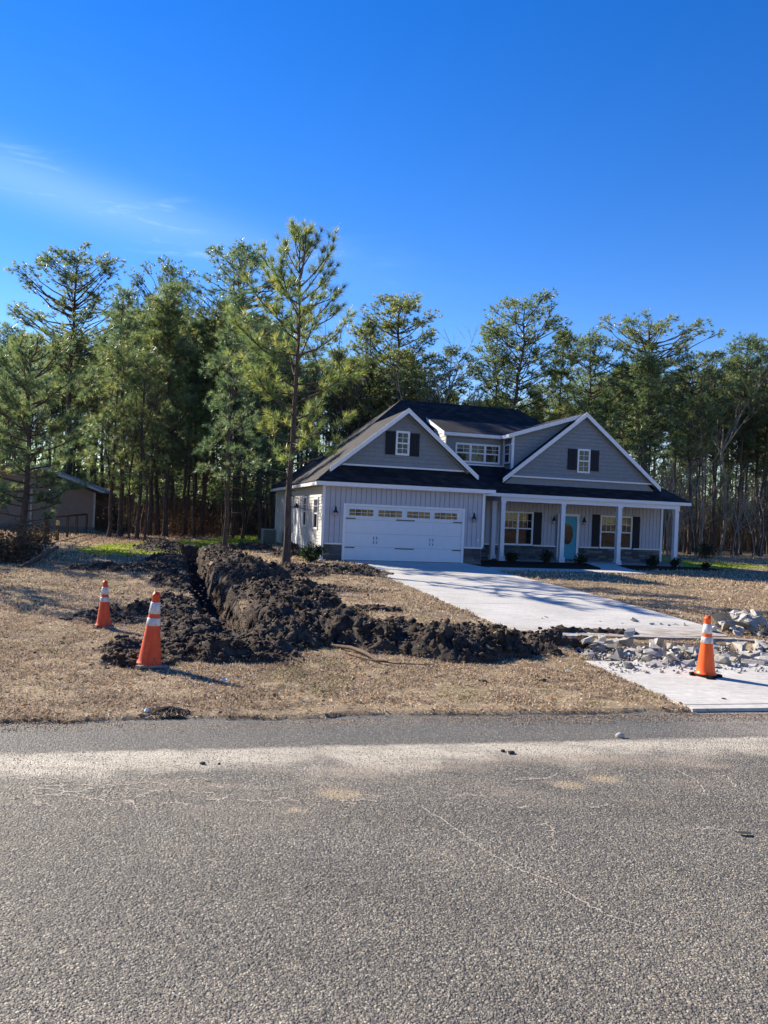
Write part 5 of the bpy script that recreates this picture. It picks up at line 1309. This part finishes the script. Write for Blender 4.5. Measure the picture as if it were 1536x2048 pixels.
q = G(80, 1090); shrub(q[0], q[1], 0, .9, .7, 1200, 'dry brown weeds beside the wooden fence post', (.13, .09, .055), 12)

# ------------------------------------------------------------------ air conditioner
ac = thing('air_conditioner', 'grey outdoor cooling unit beside the back of the lit side wall', 'air conditioner', (*H2(-.75, 11.6), .05), YAW)
M_ac = plain('ac_metal', (.30, .33, .31), .5, .4, .08, 8); M_acd = plain('ac_dark', (.05, .07, .07), .7, .3, .1, 8)
MB().box(-.40, .40, -.40, .40, 0, .06).box(-.38, .38, -.38, .38, .80, .86).box(-.38, -.33, -.38, -.33, .0601, .80).box(.33, .38, -.38, -.33, .0601, .80).box(-.38, -.33, .33, .38, .0601, .80).box(.33, .38, .33, .38, .0601, .80).build('casing', M_ac, ac)
MB().box(-.34, .34, -.34, .34, .061, .799).build('coil', M_acd, ac)
mb = MB(); [mb.box(-.33, .33, -.372, -.345, .10 + k * .05, .115 + k * .05) for k in range(14)]; [mb.box(-.372, -.345, -.33, .33, .10 + k * .05, .115 + k * .05) for k in range(14)]; mb.build('grille', M_ac, ac)
MB().lathe([(.27, .861), (.27, .875), (.0, .88)], 16).build('fan_grille', M_acd, ac)

# ------------------------------------------------------------------ neighbouring building on the left
nb_p = G(188, 1064); NB = thing('house', 'low tan sided house with ribbed metal roof behind the left pines', 'house', (nb_p[0], nb_p[1], .0), R(11))
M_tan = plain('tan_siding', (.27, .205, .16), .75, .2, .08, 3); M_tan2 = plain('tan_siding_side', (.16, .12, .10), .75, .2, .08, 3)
M_metal = plain('ribbed_metal_roof', (.30, .33, .35), .35, .5, .08, 3, metal=.4); M_red = plain('brown_fascia', (.16, .075, .05), .7, .2, .1, 5)
# local x to the left is negative, y into depth
MB().box(-9.0, -.02, .02, 7.0, 0, 2.70).prism([(-9.0, .02, 2.7), (-.02, .02, 2.7), (-4.5, .02, 4.2)], (0, 6.9, 0)).build('wall', M_tan, NB)
w = .32
lap_m = {}
while w < 4.1:
    x0, x1 = -9.0, -.02
    if w > 2.62: f = (w + .2 - 2.7) / 1.5; x0 = -9.0 + 4.5 * f; x1 = -.02 - 4.48 * f
    if x1 - x0 > .3: MB().prism([(x0, .015, w), (x0, -.022, w), (x0, -.004, w + .195), (x0, .015, w + .195)], (x1 - x0, 0, 0)).build('lap_board', M_tan, NB)
    if w < 2.5: MB().prism([(-.018, .05, w), (.012, .05, w), (.0, .05, w + .195), (-.018, .05, w + .195)], (0, 6.9, 0)).build('lap_board', M_tan2, NB)
    w += .2
MB().box(-9.02, .02, -.04, .012, 0, .30).box(.0, .04, .02, 7.0, 0, .30).build('foundation', M_stones[3], NB)
for x in (-3.85, -.05): MB().box(x - .05, x + .07, -.05, -.023, .3, 2.62).build('corner_trim', M_metal, NB)
MB().box(.0131, .05, 6.85, 6.99, .3, 2.5).build('corner_trim', M_metal, NB)
def nbroof(x0, z0, x1, z1, y0, y1):
    mb = MB(); mb.prism([(x0, y0, z0), (x1, y0, z1), (x1, y1, z1), (x0, y1, z0)], (0, 0, .05))
    o = mb.build('roof', M_metal, NB); n = 16
    for k in range(n):
        y = y0 + .1 + (y1 - y0 - .2) * k / (n - 1); MB().prism([(x0, y - .03, z0 + .051), (x1, y - .03, z1 + .051), (x1, y + .03, z1 + .051), (x0, y + .03, z0 + .051)], (0, 0, .04)).build('rib', M_metal, o)
nbroof(.35, 2.52, -4.5, 4.23, -.5, 7.3); nbroof(-9.5, 2.52, -4.5, 4.231, -.5, 7.3)
MB().prism([(.37, -.54, 2.42), (-4.5, -.54, 4.13), (-4.5, -.54, 4.29), (.37, -.54, 2.58)], (0, .035, 0)).build('rake_board', M_black, NB)
MB().prism([(-9.5, -.54, 2.42), (-4.502, -.54, 4.13), (-4.502, -.54, 4.29), (-9.5, -.54, 2.58)], (0, .035, 0)).build('rake_board', M_red, NB)
MB().box(.352, .40, -.48, 6.3, 2.38, 2.54).build('gutter', M_acd, NB)

# ------------------------------------------------------------------ fence and timber edging
M_wood = plain('weathered_wood', (.10, .075, .06), .9, .15, .3, 10, .5, 30); M_yel = plain('yellow_cap', (.60, .48, .22), .6, .3, .1, 9)
fp = [G(92, 1090), G(134, 1078), G(152, 1073), G(172, 1068)]
fz = thing('rail_fence', 'short wooden rail fence on posts in front of the tan house', 'fence', (fp[0][0], fp[0][1], 0))
for i, q in enumerate(fp):
    d = q - fp[0]; hh = 1.32 if i == 0 else 1.2; r_ = .085 if i == 0 else .05
    MB().box(d[0] - r_, d[0] + r_, d[1] - r_, d[1] + r_, -.1, hh).build('post', M_wood, fz)
for z in (1.18,):
    for i in range(3):
        a = fp[i] - fp[0]; b_ = fp[i + 1] - fp[0]; MB().prism([(a[0], a[1] - .09, z - .05), (b_[0], b_[1] - .09, z - .05), (b_[0], b_[1] - .09, z + .06), (a[0], a[1] - .09, z + .06)], (0, .04, 0)).build('rail', M_wood, fz)
q = G(114, 1085); mp = thing('marker_post', 'short wooden post with a pale yellow cap beside the rail fence', 'post', (q[0], q[1], 0))
MB().box(-.06, .06, -.06, .06, -.1, .80).build('shaft', M_wood, mp); MB().box(-.065, .065, -.065, .065, .801, 1.02).build('cap', M_yel, mp)
e0, e1 = G(96, 1092), G(178, 1071); obj('edging_timber', MB().tube([(e0[0], e0[1], .06), ((e0[0] + e1[0]) / 2 + .05, (e0[1] + e1[1]) / 2, .07), (e1[0], e1[1], .06)], .06, 6).mesh('edging_timber', M_wood), label='long timber laid on the ground under the rail fence', category='timber')
q = G(40, 1140); obj('fallen_log', MB().tube([(q[0], q[1], .05), (q[0] + .25, q[1] + .5, .3), (q[0] + .6, q[1] + 1.0, .62)], [.08, .07, .05], 7).mesh('fallen_log', M_bark), label='grey leaning log beside the broad pine on the left edge', category='log')

# ------------------------------------------------------------------ roots, sticks, litter
M_root = plain('root_wood', (.17, .125, .09), .9, .1, .35, 20, .6, 60)
def gpts(l, z): return [(*G(a, b_), z + rnd.uniform(-.01, .02)) for a, b_ in l]
obj('tree_root', MB().tube(gpts([(632, 1291), (665, 1300), (700, 1306), (730, 1318), (752, 1330), (775, 1335)], .07), [.022, .028, .030, .026, .022, .010], 6).mesh('tree_root', M_root, True), label='torn brown root lying on the dry grass below the soil heaps', category='root')
obj('tree_root', MB().tube(gpts([(690, 1312), (735, 1327), (790, 1336), (870, 1340)], .055), [.012, .014, .010, .005], 5).mesh('tree_root', M_root, True), label='thin split root tip trailing right of the bigger torn root', category='root')
obj('stick', MB().tube([(*G(420, 1222), -.25), (*G(458, 1217), -.20)], [.016, .012], 5).mesh('stick', M_barkg, True), label='pale stick lying across the trench mouth', category='stick')
for k in range(14):
    p0 = G(rnd.uniform(390, 500), rnd.uniform(1190, 1275)); a = rnd.uniform(0, 6.28); l = rnd.uniform(.15, .5)
    hz_ = float(base_z(np.array(p0[0]), np.array(p0[1])) + soil(np.array([p0[0]]), np.array([p0[1]]))[0][0]) + .02
    obj('root_fibre', MB().tube([(p0[0], p0[1], hz_), (p0[0] + math.cos(a) * l * .5, p0[1] + math.sin(a) * l * .5, hz_ + .06), (p0[0] + math.cos(a) * l, p0[1] + math.sin(a) * l, hz_)], [.006, .006, .003], 4).mesh('root_fibre', M_root), label='thin torn root sticking out of the dug soil by the trench', category='root', group='torn roots in the trench soil')
M_paper = plain('white_paper', (.72, .72, .72), .8, .2, .1, 20)
def scrap(px, py, s, label, z=.05):
    q = G(px, py); v = [(-s, -s * .6, 0), (s * .2, -s * .8, .012), (s, -s * .2, .0), (s * .8, s * .7, .02), (0, s * .5, .035), (-s * .9, s * .6, .008)]
    obj('paper_scrap', MB().prism(v, (0, 0, .003)).mesh('paper_scrap', M_paper), None, (q[0], q[1], z), (0, 0, rnd.uniform(0, 3)), label=label, category='litter')
scrap(446, 1369, .05, 'white crumpled scrap at the tip of the cone shadow on the lawn'); scrap(293, 1434, .025, 'pale scrap in the grass at the road edge on the left'); scrap(1137, 1351, .03, 'small white scrap on the lawn left of the apron')
def clod(px, py, s, label, mt=None, z=None, flat=.6, name='soil_clod', cat='clod'):
    q = G(px, py); V, Fc = scatter_lumps(np.array([[0, 0, 0.]]), np.array([s]), flat, .3)
    obj(name, np_mesh(name, V, Fc, [mt or M_soil]), None, (q[0], q[1], (z if z is not None else .01) + s * .3), label=label, category=cat)
clod(1022, 1507, .035, 'small dark clod on the pale sand band of the road', z=.0); clod(1005, 1503, .022, 'tiny dark crumb beside the clod on the sand band', z=0)
clod(1238, 1474, .04, 'pale stone at the road shoulder below the apron', M_rub, 0, 1.0, 'stone', 'stone'); clod(405, 1528, .022, 'dark crumb on the pale sand band at left', z=0)
clod(438, 1528, .016, 'smaller dark crumb right of the left one on the sand band', z=0); clod(1180, 1448, .012, 'dark crumb on the shoulder strip', z=0)
clod(1447, 1404, .022, 'single dark crumb on the concrete apron', z=.035); clod(1272, 1378, .018, 'dark crumb near the left side of the concrete apron', z=.035)
# oil spot and leaf on the road
q = G(1487, 1670); pts = [(q[0] + .045 * (1 + .3 * math.sin(3 * a)) * math.cos(a), q[1] + .03 * (1 + .3 * math.cos(2 * a)) * math.sin(a), .0155) for a in np.linspace(0, 2 * math.pi, 17)[:-1]]
M_oil = plain('oil_spot', (.045, .045, .045), .95, .1, .2, 30); obj('oil_spot', MB().poly(pts).mesh('oil_spot', M_oil), kind='structure')
# lump of turf at the road edge, drain cover on the lawn
q = G(335, 1430)
N = 500; aa = rs.uniform(0, 6.28, N); rr_ = rs.uniform(0, 1, N) ** .5
V, Fc = scatter_lumps(np.stack([q[0] + .24 * rr_ * np.cos(aa), q[1] + .12 * rr_ * np.sin(aa), .02 + .05 * (1 - rr_)], 1), rs.uniform(.008, .028, N))
obj('turf_lump', np_mesh('turf_lump', V, Fc, [M_soil]), label='dark lump of loose turf at the road edge in front of the nearest cone', category='turf')
